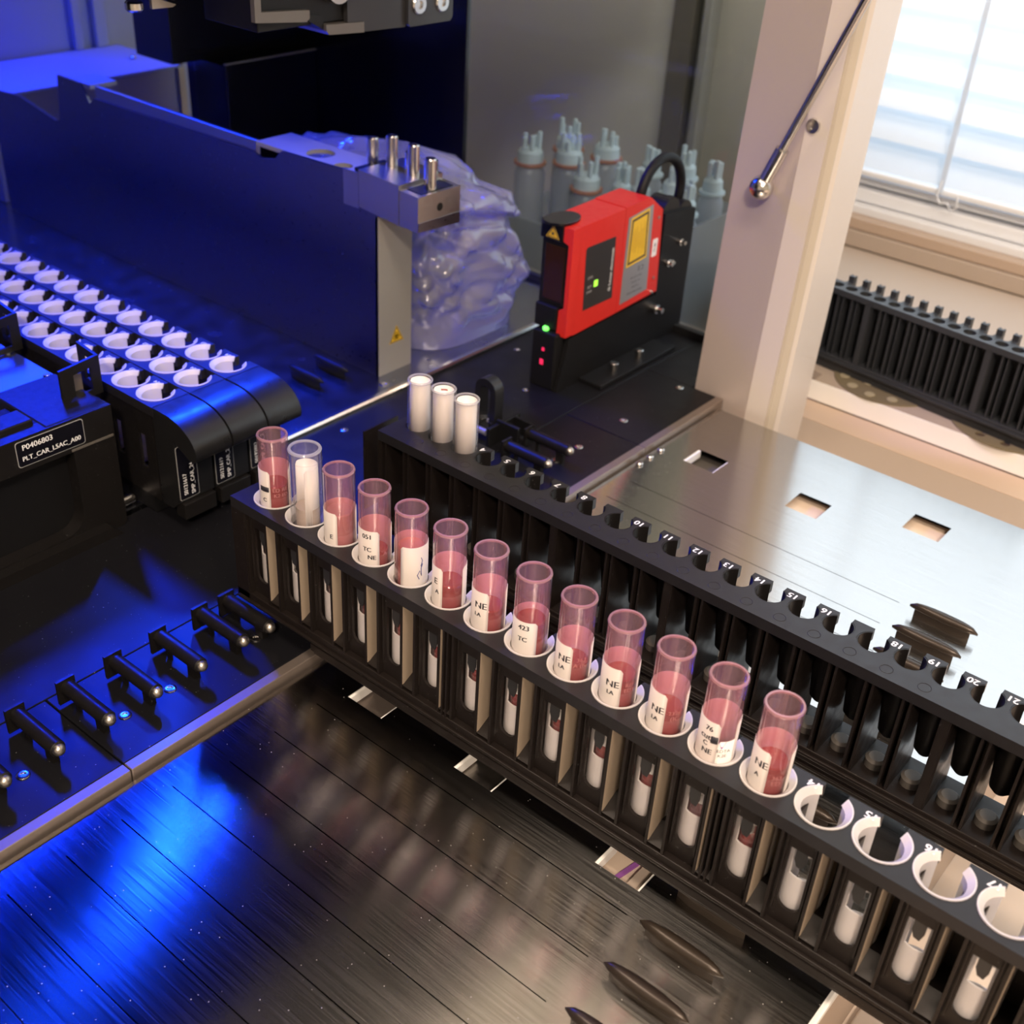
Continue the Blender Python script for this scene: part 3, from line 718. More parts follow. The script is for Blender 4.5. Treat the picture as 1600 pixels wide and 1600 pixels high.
# ------------------------------------------------------------------ far carrier, 32 positions
PF = 14.7276
def hx(k): return PF * k - 9.9
def carrier32():
    n = 32
    t = thing('tube_carrier', 'long black tube carrier behind the row of samples, mostly empty with printed numbers', 'tube carrier', (0, 84, 0))
    A, B = 72.2, 97.0; cy = 89.0; X0 = 9.0; L = hx(n) + 14
    poly = [(X0, A), (L, A), (L, B)]
    for k in range(n, 1, -1):
        x = hx(k); hw = 3.1; r = 6.5; aa = math.asin(hw / r)
        if k <= 3: hw = 0.0
        if k > 4: poly += [(x + 3.1, B)] + arc(x, cy, r, PI / 2 - aa, PI / 2 + aa - 2 * PI, 22) + [(x - 3.1, B)]
    poly += [(X0, B)]
    holes = [arc(hx(k), cy, 6.5, 0, 2 * PI - 2 * PI / 24, 23) for k in (2, 3, 4)]
    MB().prism(poly, 'z', 61, 66, holes).build('top_plate', 'carrier_top', t, bevel=0.35)
    b = MB()
    for k in range(1, n + 1):
        x = hx(k)
        for sx in (-1, 1):
            xa = x + sx * 5.4; b.box(min(xa, xa + sx * 1.0), max(xa, xa + sx * 1.0), A + 0.5, B - 1.0, 17, 61)
        if k < n: b.box(x + 6.2, x + PF - 6.2, A + 8, A + 9.2, 17, 61); b.box(x + 6.2, x + PF - 6.2, B - 3, B - 2, 17, 61)
    for k in (4, 8, 12, 16, 20, 24, 28):
        if k in (8, 17, 24, 12, 20): b.box(hx(k) + 6.0, hx(k) + PF - 6.0, A + 0.3, A + 8, 17, 61)
    b.box(X0, hx(1) + 5.5 if hx(1) + 5.5 > X0 + 1 else X0 + 2, A, B, 12, 61)
    b.box(hx(n) + 6, L, A, B, 12, 61)
    b.build('body', 'carrier_body', t)
    MB().box(X0, L, A, B, 10.5, 17).box(X0, L, A - 1.2, B, 13.6, 15.2).build('lower_band', 'carrier_body', t, bevel=0.4)
    MB().box(53, L, A + 1.5, 77.5, 4.5, 10.5).box(53, L, A + 0.4, 77.5, 7, 8.2).box(53, L, 87, B - 1, 3, 10.5).build('slide_rail', 'carrier_body', t, bevel=0.4)
    # tapered cups hanging from the top plate
    cup = MB().lathe([(6.5, 66), (6.9, 61), (6.2, 50), (5.0, 33), (3.4, 29), (0.1, 28.4), (0.1, 29.4), (3.0, 30.2), (4.3, 34), (5.6, 50), (6.1, 61), (6.3, 66)], (hx(2), cy, -0.06), 'z', 22)
    cup.xf(lambda x, y, z: (hx(2) + (x - hx(2)) * 0.93 if z < 60 else x, y, z))
    # open the cup to the back
    c0 = MB()
    aa = math.asin(3.1 / 6.5)
    prof = [(6.45, 65.9), (6.2, 55), (5.3, 40), (4.4, 31), (2.6, 28.8), (2.6, 29.6), (3.9, 31.6), (4.8, 40), (5.7, 55), (6.0, 65.9), (6.45, 65.9)]
    c0.lathe(prof, (hx(2), cy, 0), 'z', 20, PI / 2 + aa, PI / 2 - aa + 2 * PI, thick_close=True)
    first = c0.build('cup', 'black_plastic', t)
    pad = MB().lathe([(0, 21.2), (3.0, 21.2), (4.2, 20.2), (4.2, 17)], (hx(2), 83, 0), 'z', 16).build('base_pad', 'rubber_grey', t)
    for k in range(1, n - 1):
        for o in (first, pad):
            c = o.copy(); COL.objects.link(c); c.location.x = PF * k * S
    for k in range(4, 25):
        if k in (9, 17): continue
        q = MB(); text_on(q, str(k), 4.6, (PF * k - 2.4, 93.6, 66.08), (-1, 0, 0), (0, -1, 0), bold=0.14)
        q.build('position_number', 'print_white', t)
    q = MB()
    for k in range(2, 20):
        q.lathe([(2.25, 66.02), (2.45, 66.10), (2.6, 66.02)], (PF * k + 0.5, 77.6, 0), 'z', 18)
    q.build('mould_ring', 'carrier_body', t)
    return t
carrier32()

# ------------------------------------------------------------------ sample tubes
CAM = (361.108, -276.121)
def view_angle(c): return math.atan2(CAM[1] - c[1], CAM[0] - c[0])
def frac(c, f): return view_angle(c) + math.asin(max(-1, min(1, 2 * f - 1)))

def band(r, z0, z1, a0, a1, c, n=24, th=0.12, corner=1.2):
    """label wrapped round a tube, corners clipped at the end a1 and a0"""
    b = MB(); vs = []; fs = []
    for i in range(n + 1):
        t = a0 + (a1 - a0) * i / n
        e = min(i, n - i) * (a1 - a0) * r / n
        cut = corner - math.sqrt(max(0, corner ** 2 - (corner - e) ** 2)) if e < corner else 0
        for rr in (r, r + th):
            for z in (z0 + cut, z1 - cut): vs.append((c[0] + rr * math.cos(t), c[1] + rr * math.sin(t), z))
    for i in range(n):
        o = 4 * i; p = 4 * (i + 1)
        fs += [(o + 2, p + 2, p + 3, o + 3), (o, o + 1, p + 1, p), (o + 1, o + 3, p + 3, p + 1), (o, p, p + 2, o + 2)]
    fs += [(0, 2, 3, 1), (4 * n, 4 * n + 1, 4 * n + 3, 4 * n + 2)]
    b.add(vs, fs, True)
    return b

def tube(k, label, c, top, g0, g1, blood_z, texts=(), lab_top=82.0, mtl='tube_pink', fluid='blood', r=6.45, prints=(), tilt=(0, 0), right_bit=True):
    zb = top - 74.5
    t = thing('sample_tube', label, 'sample tube', (c[0], c[1], zb), 'sample tubes in the front carrier'); del t['group']
    ri = r - 0.95
    prof = [(0, zb), (2.5, zb + 0.5), (4.6, zb + 2.2), (r - .3, zb + 5.2), (r, zb + 8), (r, top - 1.0), (r + 0.12, top - 0.5), (r - 0.1, top), (ri + 0.1, top), (ri, top - 0.4), (ri, zb + 8), (ri - .3, zb + 6), (3.8, zb + 3), (0, zb + 1.5)]
    MB().lathe(prof, (c[0], c[1], 0), 'z', 40).build('glass_body' if mtl == 'tube_clear' else 'tube_body', mtl, t)
    if mtl == 'tube_pink': MB().lathe([(r + 0.05, top - 0.9), (r + 0.14, top - 0.5), (r - 0.1, top + 0.06), (ri + 0.1, top + 0.06), (ri + 0.02, top - 0.4), (ri + 0.02, top - 0.7)], (c[0], c[1], 0), 'z', 40).build('tube_rim', 'tube_rim', t)
    a0 = frac(c, g0); a1 = frac(c, g1)
    # label covers everything except the gap between a0 and a1
    lb = band(r + 0.06, 44.5, lab_top, a1, a0 + 2 * PI, c, 40).build('label', 'label_film', t)
    for s_, size, f, z in texts:
        q = MB(); text_round(q, s_, size, c, r + 0.22, frac(c, f), z, bold=0.10); q.build('label_text', 'ink', lb)
    for s_, size, f, z in prints:
        q = MB(); text_round(q, s_, size, c, r + 0.08, frac(c, f), z, bold=0.06); q.build('printed_text', 'ink_red', t)
    if blood_z:
        MB().lathe([(0, zb + 2), (3.6, zb + 3.4), (ri - 0.4, zb + 6.2), (ri - 0.12, zb + 8), (ri - 0.12, blood_z - 0.5), (ri - 0.5, blood_z), (0, blood_z)], (c[0], c[1], 0), 'z', 28).build('contents', fluid, t)
    if tilt != (0, 0): t.rotation_euler = (math.radians(tilt[0]), math.radians(tilt[1]), 0)
    return t

P3 = (('EDTA', 2.4, .72, 68.6), ('(IC', 2.4, .70, 65.9))
T = [
 (1, 'purplish tube at the far left end of the row, white label printed beside red blood', 97, .34, .93, 74, (('C', 2.6, .16, 68.0), ('■', 2.6, .16, 73)), 82, 'blood', (('ED RE', 2.6, .66, 73.0), ('K2 ED', 2.4, .68, 70.4))),
 (3, 'pink tube with dusty pink contents, third from the left end', 97.2, .40, .97, 78, (('E', 3.0, .22, 68.2),), 79.5, 'dusty_pink', ()),
 (4, 'pink tube whose broad white label reads 051, TC and NE', 97.4, .63, .98, 69, (('051', 2.9, .26, 77.8), ('TC', 2.8, .26, 71.8), ('NE', 2.8, .40, 68.2)), 80.5, 'blood', (('A', 2.6, .80, 69.4),)),
 (5, 'pink tube with a wide blank white label carrying blue handwriting', 97, -.02, .19, 80, (), 82.5, 'serum', ()),
 (6, 'pink tube with a narrow label ending in E and a bright red blood layer', 97.2, .31, .88, 73.5, (('E', 3.8, .12, 75.6), ('A', 2.6, .16, 71.0)), 82, 'blood', ()),
 (7, 'pink tube with label NE and dark blood reaching half way up its label', 97.2, .50, .96, 72.5, (('NE', 4.0, .27, 75.4), ('LA', 2.4, .2, 71.2)), 81.5, 'blood', ()),
 (8, 'pinkish grey tube whose broad label reads 423 and TC', 97.2, .70, 1.0, 77.0, (('423', 3.0, .32, 76.2), ('TC', 2.8, .30, 71.0)), 78.8, 'blood', ()),
 (9, 'pink tube with label NE and small red print, ninth from the left end', 97, .48, .95, 69.5, (('NE', 4.0, .25, 73.0), ('LA', 2.4, .2, 69.0)), 79.0, 'blood', (('363', 2.4, .73, 73.2), ('A (IC', 2.4, .72, 70.8))),
 (10, 'pink tube with label NE and red REF print, fourth from the right end', 97, .58, .96, 75, (('NE', 4.0, .33, 73.6), ('LA', 2.4, .30, 69.8)), 80.5, 'blood', (('REF', 2.3, .80, 73.6), ('EDT', 2.3, .80, 71.2))),
 (11, 'pink tube with label NE and red print, third from the right end of the row', 97, .48, .95, 72, (('NE', 4.0, .26, 73.8), ('LA', 2.4, .22, 69.8)), 81, 'blood', (('2376', 2.2, .72, 73.4), ('(IC', 2.6, .74, 71.0))),
 (12, 'pink tube with label reading 76, cut and NE and a purple V mark', 97, .56, .93, 0, (('76', 2.8, .28, 78.0), ('cut', 3.2, .22, 74.4), ('C', 2.6, .24, 71.6), ('NE', 3.0, .30, 68.4)), 81, 'blood', ()),
 (13, 'pink tube with label NE at the right end of the row, beside the empty inserts', 97, .48, .93, 74, (('NE', 4.0, .27, 75.2), ('A', 2.4, .22, 70.6)), 81, 'blood', (('363', 2.3, .72, 71.0), ('ED', 2.6, .72, 68.6))),
]
tops_px = {}
TOPS = {1: (-0.7, -0.3), 3: (0, 0), 4: (0, 0), 5: (0, 0), 6: (0, 0), 7: (0, 0)}
for k, lab, top, g0, g1, bz, tx, lt, fl, pr in T:
    c = (20 * k, 0)
    t = tube(k, lab, c, top, g0, g1, bz, tx if k != 1 else (('C', 2.6, .16, 68.0),), lt, 'tube_pink', fl, 6.45, pr)
    lb = [q for q in t.children if q.name.startswith('label')][0]
    if k == 1: band(6.75, 72.2, 74.6, frac(c, .06), frac(c, .30), c, 6, 0.05, 0.1).build('black_bar', 'ink', lb)
    if k == 12:
        band(6.75, 72.6, 75.6, frac(c, .36), frac(c, .54), c, 6, 0.05, 0.1).build('black_bar', 'ink', lb)
        q = band(6.5, 50, 73.8, frac(c, .55), frac(c, .97), c, 12).build('printed_band', 'label_white', t)
        z0 = MB(); a = frac(c, .66); rr = 6.66
        pts = [(-1.3, 73.7), (1.3, 73.7), (0, 70.4)]
        z0.add([(c[0] + rr * math.cos(a + p[0] / rr), c[1] + rr * math.sin(a + p[0] / rr), p[1]) for p in pts], [(2, 1, 0)]); z0.build('purple_mark', 'ink_purple', q)
        z1 = MB(); text_round(z1, 'VACUETTE'[:0] + 'EDTA', 1.9, c, 6.68, frac(c, .72), 69.6); text_round(z1, 'K2E', 1.9, c, 6.68, frac(c, .70), 67.6); z1.build('label_text', 'ink', q)
    if k == 5:
        z0 = MB()
        def P(u, z): a = frac(c, .72) + u / 6.6; return (c[0] + 6.72 * math.cos(a), c[1] + 6.72 * math.sin(a), z)
        z0.tube([P(.2, 67.6), P(-.6, 69.5), P(.4, 71.5), P(1.2, 69), P(1.0, 72.5), P(1.6, 74.5)], 0.16, 5)
        z0.tube([P(.9, 73.5), P(1.6, 76), P(1.0, 77.5)], 0.14, 5)
        z0.build('handwriting', 'ink_blue', lb)
    for q in (t,): q['height_mm'] = 74
# second position: wide clear tube with a white liner
def tube2():
    c = (40, 0); top = 98.5; r = 7.0 - 0.1; zb = 24
    t = thing('sample_tube', 'wide clear tube with a white inner sleeve, second from the left end', 'sample tube', (40, 0, zb))
    prof = [(0, zb), (3, zb + 0.6), (5.6, zb + 3), (r, zb + 8), (r, top - 1), (r - 0.2, top), (r - 1.3, top), (r - 1.4, top - 0.6), (r - 1.4, zb + 9), (4, zb + 3), (0, zb + 1.6)]
    MB().lathe(prof, (40, 0, 0), 'z', 40).build('tube_body', 'tube_clear', t)
    MB().lathe([(r + 0.04, top - .8), (r + 0.1, top - .4), (r - .2, top + .06), (r - 1.3, top + .06), (r - 1.36, top - .6)], (40, 0, 0), 'z', 40).build('tube_rim', 'rim_highlight', t)
    MB().lathe([(r + 0.12, top - 5.2), (r + 0.25, top - 4.9), (r + 0.12, top - 4.6)], (40, 0, 0), 'z', 40).build('rim_line', 'tube_clear', t)
    MB().lathe([(0, zb + 3), (4.2, zb + 5), (4.95, zb + 9), (4.95, 71), (0, 71)], (40.2, 0.1, 0), 'z', 28).build('contents', 'tan_fluid', t)
    band(5.0, 60, 90.5, frac(c, .42), frac(c, .42) + PI * 1.35, c, 24, 0.1, 1.5).build('label', 'label_white', t)
tube2()

def far_tubes():
    labs = ('clear tube with white label at the left end of the far carrier', 'clear tube with white label and small red smear inside, middle of three',
            'clear tube with white label standing next to number 4 of the far carrier')
    for i, (x, y) in enumerate(((hx(2) + 2.6, 88.6), (hx(3) + 2.4, 88.6), (hx(4) + 1.9, 88.6))):
        top = (91.6, 92.3, 92.2)[i]; zb = 29.5; r = 5.95
        x = (21.6, 36.4, 50.6)[i] - 0.9; c = (x, y)
        t = thing('sample_tube', labs[i], 'sample tube', (x, y, zb))
        MB().lathe([(0, zb), (2.2, zb + 0.6), (3.3, zb + 3), (3.6, zb + 8), (r, zb + 28), (r, top - .4), (r - 0.2, top), (r - 0.7, top), (r - 0.9, top - 0.4), (r - 0.9, zb + 28), (3, zb + 8), (0, zb + 2)], (x, y, 0), 'z', 36).build('tube_body', 'tube_clear', t)
        MB().lathe([(r + 0.03, top - .7), (r + 0.1, top - .3), (r - .2, top + .06), (r - .75, top + .06), (r - .86, top - .6)], (x, y, 0), 'z', 36).build('tube_rim', 'rim_highlight', t)
        a = view_angle(c)
        band(4.75, 61, top - 1.0, a - 1.7, a + 4.4, c, 30, 0.1, 0.8).build('label', 'label_white', t)
        if i == 1:
            b = MB(); 
            for q in range(4): b.add([(c[0] + 4.7 * math.cos(a + PI + 0.16 * (q - 2) + p[0]), c[1] + 4.7 * math.sin(a + PI + 0.16 * (q - 2) + p[0]), 89 + p[1]) for p in ((-.1, -.4), (.1, -.5), (.12, .5), (-.08, .4))], [(0, 1, 2, 3)])
            b.build('red_smear', 'ink_red', t)
far_tubes()

# ------------------------------------------------------------------ barcode scanner on its bracket
def scanner():
    t = thing('barcode_scanner', 'red barcode scanner with yellow warning label and black front, on a black bracket', 'scanner', (-42, 320, 36))
    F = -30.0
    body = [(280, 36), (280, 50), (280, 106), (348, 108.5), (354, 107.5), (369, 96), (373, 40), (326, 37.6)]
    MB().prism([(280.2, 36), (325.5, 37.4), (325.5, 106.6), (280.2, 105.6)], 'x', -54, F).build('front_housing', 'scanner_red', t, bevel=0.7)
    MB().prism([(326, 37.4), (373, 39.5), (368.5, 96.5), (353, 107.6), (326, 107)], 'x', -54.4, F - 0.1).build('rear_housing', 'scanner_red', t, bevel=0.7)
    # narrow front: red side strip with bumps, black caps and the glass
    MB().prism([(-37, 36.5), (-30, 36.5), (-30, 105.4), (-37, 105.4), (-37, 96.5), (-33, 95.0), (-33, 55), (-36.5, 53)], 'y', 272.5, 280.4).build('front_strip', 'scanner_red', t, bevel=0.6)
    MB().box(-54, -37.2, 271.5, 280.6, 95.5, 107.5).build('upper_cap', 'gloss_black', t, bevel=1.0)
    MB().lathe([(0, 0), (9.4, 0), (9.4, 1.2), (9.0, 1.5), (0, 1.5)], (-45.0, 280.0, 106.2), 'z', 28, sy=1.5).build('cap_roof', 'gloss_black', t)
    MB().box(-54, -33, 274.5, 281, 54, 95.5).build('window_recess', 'matte_black', t, bevel=0.5)
    MB().box(-51, -36, 273.9, 274.6, 57, 92).build('scan_glass', 'scan_window', t, bevel=0.3)
    MB().box(-54, -37.4, 271.5, 280.6, 39, 54).build('lower_cap', 'matte_black', t, bevel=0.8)
    # laser triangle
    q = MB().add([(-49.5, 271.3, 97.2), (-39.2, 271.3, 97.2), (-44.2, 271.3, 105.4)], [(0, 1, 2)]).build('warning_triangle', 'label_yellow', t)
    b = MB()
    pts = [(-49.5, 97.2), (-39.2, 97.2), (-44.2, 105.4)]; g = (-44.3, 99.9)
    inn = [(g[0] + (p[0] - g[0]) * .86, g[1] + (p[1] - g[1]) * .86) for p in pts]; inn2 = [(g[0] + (p[0] - g[0]) * .72, g[1] + (p[1] - g[1]) * .72) for p in pts]
    b.prism(inn, 'y', 271.22, 271.28, [inn2]); b.cyl((-44.3, 271.15, 99.9), 0.9, 0.1, 'y', 8)
    for a in range(8): b.add([(-44.3 + 0.2 * math.sin(a * PI / 4 + 1.57), 271.2, 99.9 + 0.2 * math.cos(a * PI / 4 + 1.57)), (-44.3 + 2.1 * math.cos(a * PI / 4), 271.2, 99.9 + 2.1 * math.sin(a * PI / 4)), (-44.3 - 0.2 * math.sin(a * PI / 4 + 1.57), 271.2, 99.9 - 0.2 * math.cos(a * PI / 4 + 1.57))], [(0, 1, 2)])
    b.build('triangle_mark', 'ink', q)
    # dark status panel with lettering
    x = F + 0.05
    p = MB().prism([(288.5, 50), (319.5, 50), (317.2, 91), (288, 91), (286.6, 89.5)], 'x', x, x + 0.15).build('status_panel', 'scanner_dark', t)
    tx = MB(); text_on(tx, 'G Leuze electronic', 3.7, (x + 0.2, 315.3, 70), (0, 0, 1), (0, -1, 0), bold=0.08)
    tx.build('panel_text', 'print_white', p)
    tx = MB()
    for i, (s_, z) in enumerate((('PWR', 61.0), ('BUS', 64.4), ('LINK', 70.5))):
        text_on(tx, s_, 2.5, (x + 0.2, 293.5, z), (0, 1, 0), (0, 0, 1))
    tx.build('panel_text', 'print_grey', p)
    MB().box(x + 0.1, x + 0.4, 298, 301.6, 63.2, 67.2).build('status_led', 'led_lime', p)
    # silver rating plate with the yellow warning label, printed upside down
    x = F + 0.0
    r = MB().prism([(329.4, 42), (360, 44.5), (356.5, 102.5), (329.6, 99.5)], 'x', x, x + 0.15).build('rating_plate', 'foil_grey', t)
    y = MB().prism([(332.2, 66), (354.8, 68), (352.6, 101), (332.6, 98.5)], 'x', x + 0.15, x + 0.22).build('warning_label', 'label_yellow', r)
    fr = MB().prism([(333.4, 67.5), (353.4, 69.3), (351.6, 99.4), (333.8, 97.2)], 'x', x + 0.22, x + 0.26, [[(334.8, 69), (352.0, 70.6), (350.4, 97.8), (335.2, 95.8)]])
    fr.build('warning_border', 'ink', y)
    tx = MB()
    rnd = random.Random(3)
    for i in range(13):
        yy = 336 + i * 1.15
        ll = rnd.uniform(10, 22); tx.box(x + 0.23, x + 0.25, yy, yy + 0.55, 83 - ll / 2, 83 + ll / 2)
    tx.build('warning_text', 'yellow_print', y)
    tx = MB(); text_on(tx, 'C E', 4.6, (x + 0.2, 349.5, 62.5), (0, -1, 0), (0, 0, -1))
    for i, (s_, z, sz) in enumerate((('BCL 8 S M 100', 57.5, 2.0), ('10 - 30 VDC', 54.2, 2.0), ('S/N 0742', 50.8, 2.0), ('Leuze electronic', 47.0, 2.6))):
        text_on(tx, s_, sz, (x + 0.2, 345, z), (0, -1, 0), (0, 0, -1))
    tx.build('plate_text', 'scanner_dark', r)
    w_ = MB().prism(rrect(361, 366.6, 66, 78, 0.6, 2), 'x', x - 0.05, x + 0.12).build('serial_sticker', 'label_white', t)
    tx = MB(); text_on(tx, '15 06', 2.8, (x + 0.16, 363.8, 72), (0, 0, 1), (0, -1, 0), bold=0.1); tx.build('sticker_text', 'ink', w_)
    for yy, z in ((364.5, 92), (367, 50.5)):
        MB().cyl((F - 0.1, yy, z), 1.1, 0.5, 'x', 10).build('housing_screw', 'satin_steel', t)
    # bracket
    br = thing('scanner_bracket', 'black bracket with bolts and a cable loop behind the red scanner', 'bracket', (-40, 340, 0))
    MB().prism([(269, 0.05), (411, 0.05), (411, 88), (373.5, 92), (373.5, 36), (326, 35.5), (283, 34.5), (278, 34)], 'x', -33.5, -30.6).build('mounting_plate', 'matte_black', br, bevel=0.5)
    MB().box(-52, -33.8, 268, 279, 0.05, 38).build('sensor_tower', 'matte_black', br, bevel=1)
    MB().box(-52, -33.6, 279.3, 372, 4, 33).build('rear_block', 'matte_black', br, bevel=1)
    MB().box(-30.4, -12.5, 292, 378, 0.05, 3).build('foot_flange', 'matte_black', br, bevel=0.5)
    MB().box(-50, -34, 375, 411, 30, 88).build('connector_block', 'handle_black', br, bevel=2)
    MB().lathe([(0, 0), (9, 0), (10, 1), (10, 15), (0, 15)], (-48, 384, 90), 'x', 22).build('cable_clamp', 'handle_black', br)
    MB().lathe([(0, 0), (8.5, 0), (9.5, 1), (9.5, 15), (0, 15)], (-48, 401, 85), 'x', 22).build('cable_clamp', 'handle_black', br)
    pts = []
    for i in range(25):
        a = PI * (1.02 - 1.1 * i / 24)
        pts.append((-40, 376 + 24 * math.cos(a) + 3, 101 + 24 * math.sin(a) * 1.02))
    pts = [(-40, 352, 103)] + pts[1:] + [(-40, 405, 86)]
    MB().tube(pts, 3.3, 12).build('cable', 'matte_black', br)
    for (yy, z, rr, ln) in ((393.5, 69, 2.4, 6), (382, 57, 2.6, 5), (388, 56, 1.6, 3), (372, 27.5, 3.4, 8), (366, 41, 1.2, 2)):
        MB().lathe([(0, 0), (rr, 0), (rr, ln * 0.5), (rr * 0.6, ln * 0.5), (rr * 0.6, ln), (0, ln)], (-30.6, yy, z), 'x', 14).build('bolt', 'steel', br)
    for xx, yy in ((-20, 316), (-20, 345)):
        MB().cyl((xx, yy, 3), 2.2, 4, seg=14, bev=0.3).cyl((xx, yy, 7), 3.0, 2, seg=6, bev=0.3).build('bolt', 'steel', br)
    MB().cyl((-44, 271, 38), 2.0, 2.6, seg=12, bev=0.6).build('green_led', 'led_green', br)
    MB().box(-44.5, -42, 267.6, 268.1, 16, 19.5).build('red_led', 'led_red', br)
    MB().box(-43.5, -41.8, 267.6, 268.1, 25.5, 27.5).build('red_led', 'led_red', br)
scanner()

# ------------------------------------------------------------------ waste station: tall metal panel with the ejector block
def waste():
    t = thing('waste_station', 'tall brushed metal panel with steel block and four studs, lit blue', 'metal panel', (-300, 218, 0.6))
    Y0 = 204.0
    prof = [(-123, 0.6), (-123, 106), (-138, 108.5), (-138, 126.5), (-206, 124.5), (-213, 118), (-226, 115.5), (-232, 118), (-404, 116.5), (-410, 111.5), (-414, 118), (-420, 124), (-447, 124.5), (-452, 92), (-458, 90), (-504, 98.5), (-545, 96), (-545, 0.6)]
    MB().prism([(x, z) for x, z in prof], 'y', Y0, Y0 + 2.0).build('front_sheet', 'panel_metal', t, bevel=0.5)
    MB().prism([(Y0, 0.6), (Y0 + 29, 0.6), (Y0 + 29, 92), (Y0 + 27, 96), (Y0, 104.5)], 'x', -125, -122.7).build('end_plate', 'end_grey', t, bevel=0.4)
    top = MB().prism([(-232, Y0 + 2), (-138, Y0 + 2), (-138, Y0 + 31), (-232, Y0 + 31)], 'z', 122, 124.6, [arc(-187, Y0 + 15, 9, 0, 2 * PI * 23 / 24, 23), arc(-160, Y0 + 8, 6, 0, 2 * PI * 15 / 16, 15)]).build('top_sheet', 'end_grey', t)
    MB().box(-440, -410, Y0 + 2, Y0 + 24, 121, 124).build('rear_top', 'end_grey', t)
    MB().box(-404, -232, Y0 + 2, Y0 + 5, 110, 124.8).build('inner_lip', 'satin_steel', t, bevel=0.5)
    # the ejector block
    MB().box(-151, -138.4, Y0 - 0.6, Y0 + 0.0, 106, 127).build('cover_tab', 'satin_steel', t)
    b = MB().prism([(-137.5, 107.5), (-105, 104.5), (-105, 128), (-137.5, 129.6)], 'y', Y0 - 1.2, Y0 + 36).build('block', 'satin_steel', t, bevel=0.6)
    b2 = MB().prism([(-104.8, 104.5), (-90, 104.0), (-90, 124.5), (-104.8, 125.2)], 'y', Y0 - 0.8, Y0 + 35).build('block_step', 'satin_steel', t, bevel=0.6)
    MB().prism([(-103, 124.9), (-92, 124.4), (-92, 124.9), (-103, 125.6)], 'y', Y0 + 4, Y0 + 31).build('block_slot', 'matte_black', b2)
    MB().box(-148, -138, Y0 + 6, Y0 + 30, 125, 127).build('block_slot', 'matte_black', b)
    MB().cyl((-90.1, Y0 + 17.5, 115.5), 2.4, 0.3, 'x', 16).build('drilled_hole', 'matte_black', b2)
    MB().prism([(Y0 - .6, 104), (Y0 + 34.8, 102.5), (Y0 + 34.8, 109), (Y0 - .6, 109.5)], 'x', -90, -89.6).build('lower_edge', 'panel_metal', b2)
    for x, y, z in ((-146.5, 223.4, 125), (-131, 224.0, 129.3), (-113, 223.5, 128.2), (-96, 219.5, 124.8)):
        MB().lathe([(0, 0), (3.6, 0), (3.6, 17), (3.0, 17.8), (1.8, 17.8), (1.8, 14), (0, 14)], (x, y, z), 'z', 20).build('stud', 'steel', t)
    for x, y, z in ((-127, 236, 128), (-110, 236, 127)):
        MB().lathe([(0, 0), (3.6, 0), (3.6, 8), (0, 8)], (x, y, z), 'z', 18).build('stud', 'steel', t)
    # biohazard warning triangle near the foot of the panel end
    q = MB().add([(-122.55, Y0 + 9, 20), (-122.55, Y0 + 22, 20), (-122.55, Y0 + 15.5, 31.5)], [(0, 1, 2)]).build('hazard_label', 'label_yellow', t)
    o3 = [(Y0 + 9.6, 20.4), (Y0 + 21.4, 20.4), (Y0 + 15.5, 30.8)]; g = (Y0 + 15.5, 23.9)
    i3 = [(g[0] + (p[0] - g[0]) * .82, g[1] + (p[1] - g[1]) * .82) for p in o3]
    mk = MB().prism(o3, 'x', -122.52, -122.48, [i3])
    for a in (90, 210, 330):
        cx, cz = g[0] + 1.5 * math.cos(math.radians(a)), g[1] + 1.5 * math.sin(math.radians(a))
        mk.lathe([(1.0, 0), (1.5, 0)], (-122.46, cx, cz), 'x', 12)
        mk.lathe([(1.5, 0), (1.0, 0)], (-122.46, cx, cz), 'x', 12)
    mk.lathe([(1.0, 0), (1.5, 0)], (-122.45, g[0], g[1]), 'x', 12); mk.lathe([(1.5, 0), (1.0, 0)], (-122.45, g[0], g[1]), 'x', 12)
    mk.build('hazard_mark', 'ink', q)
waste()

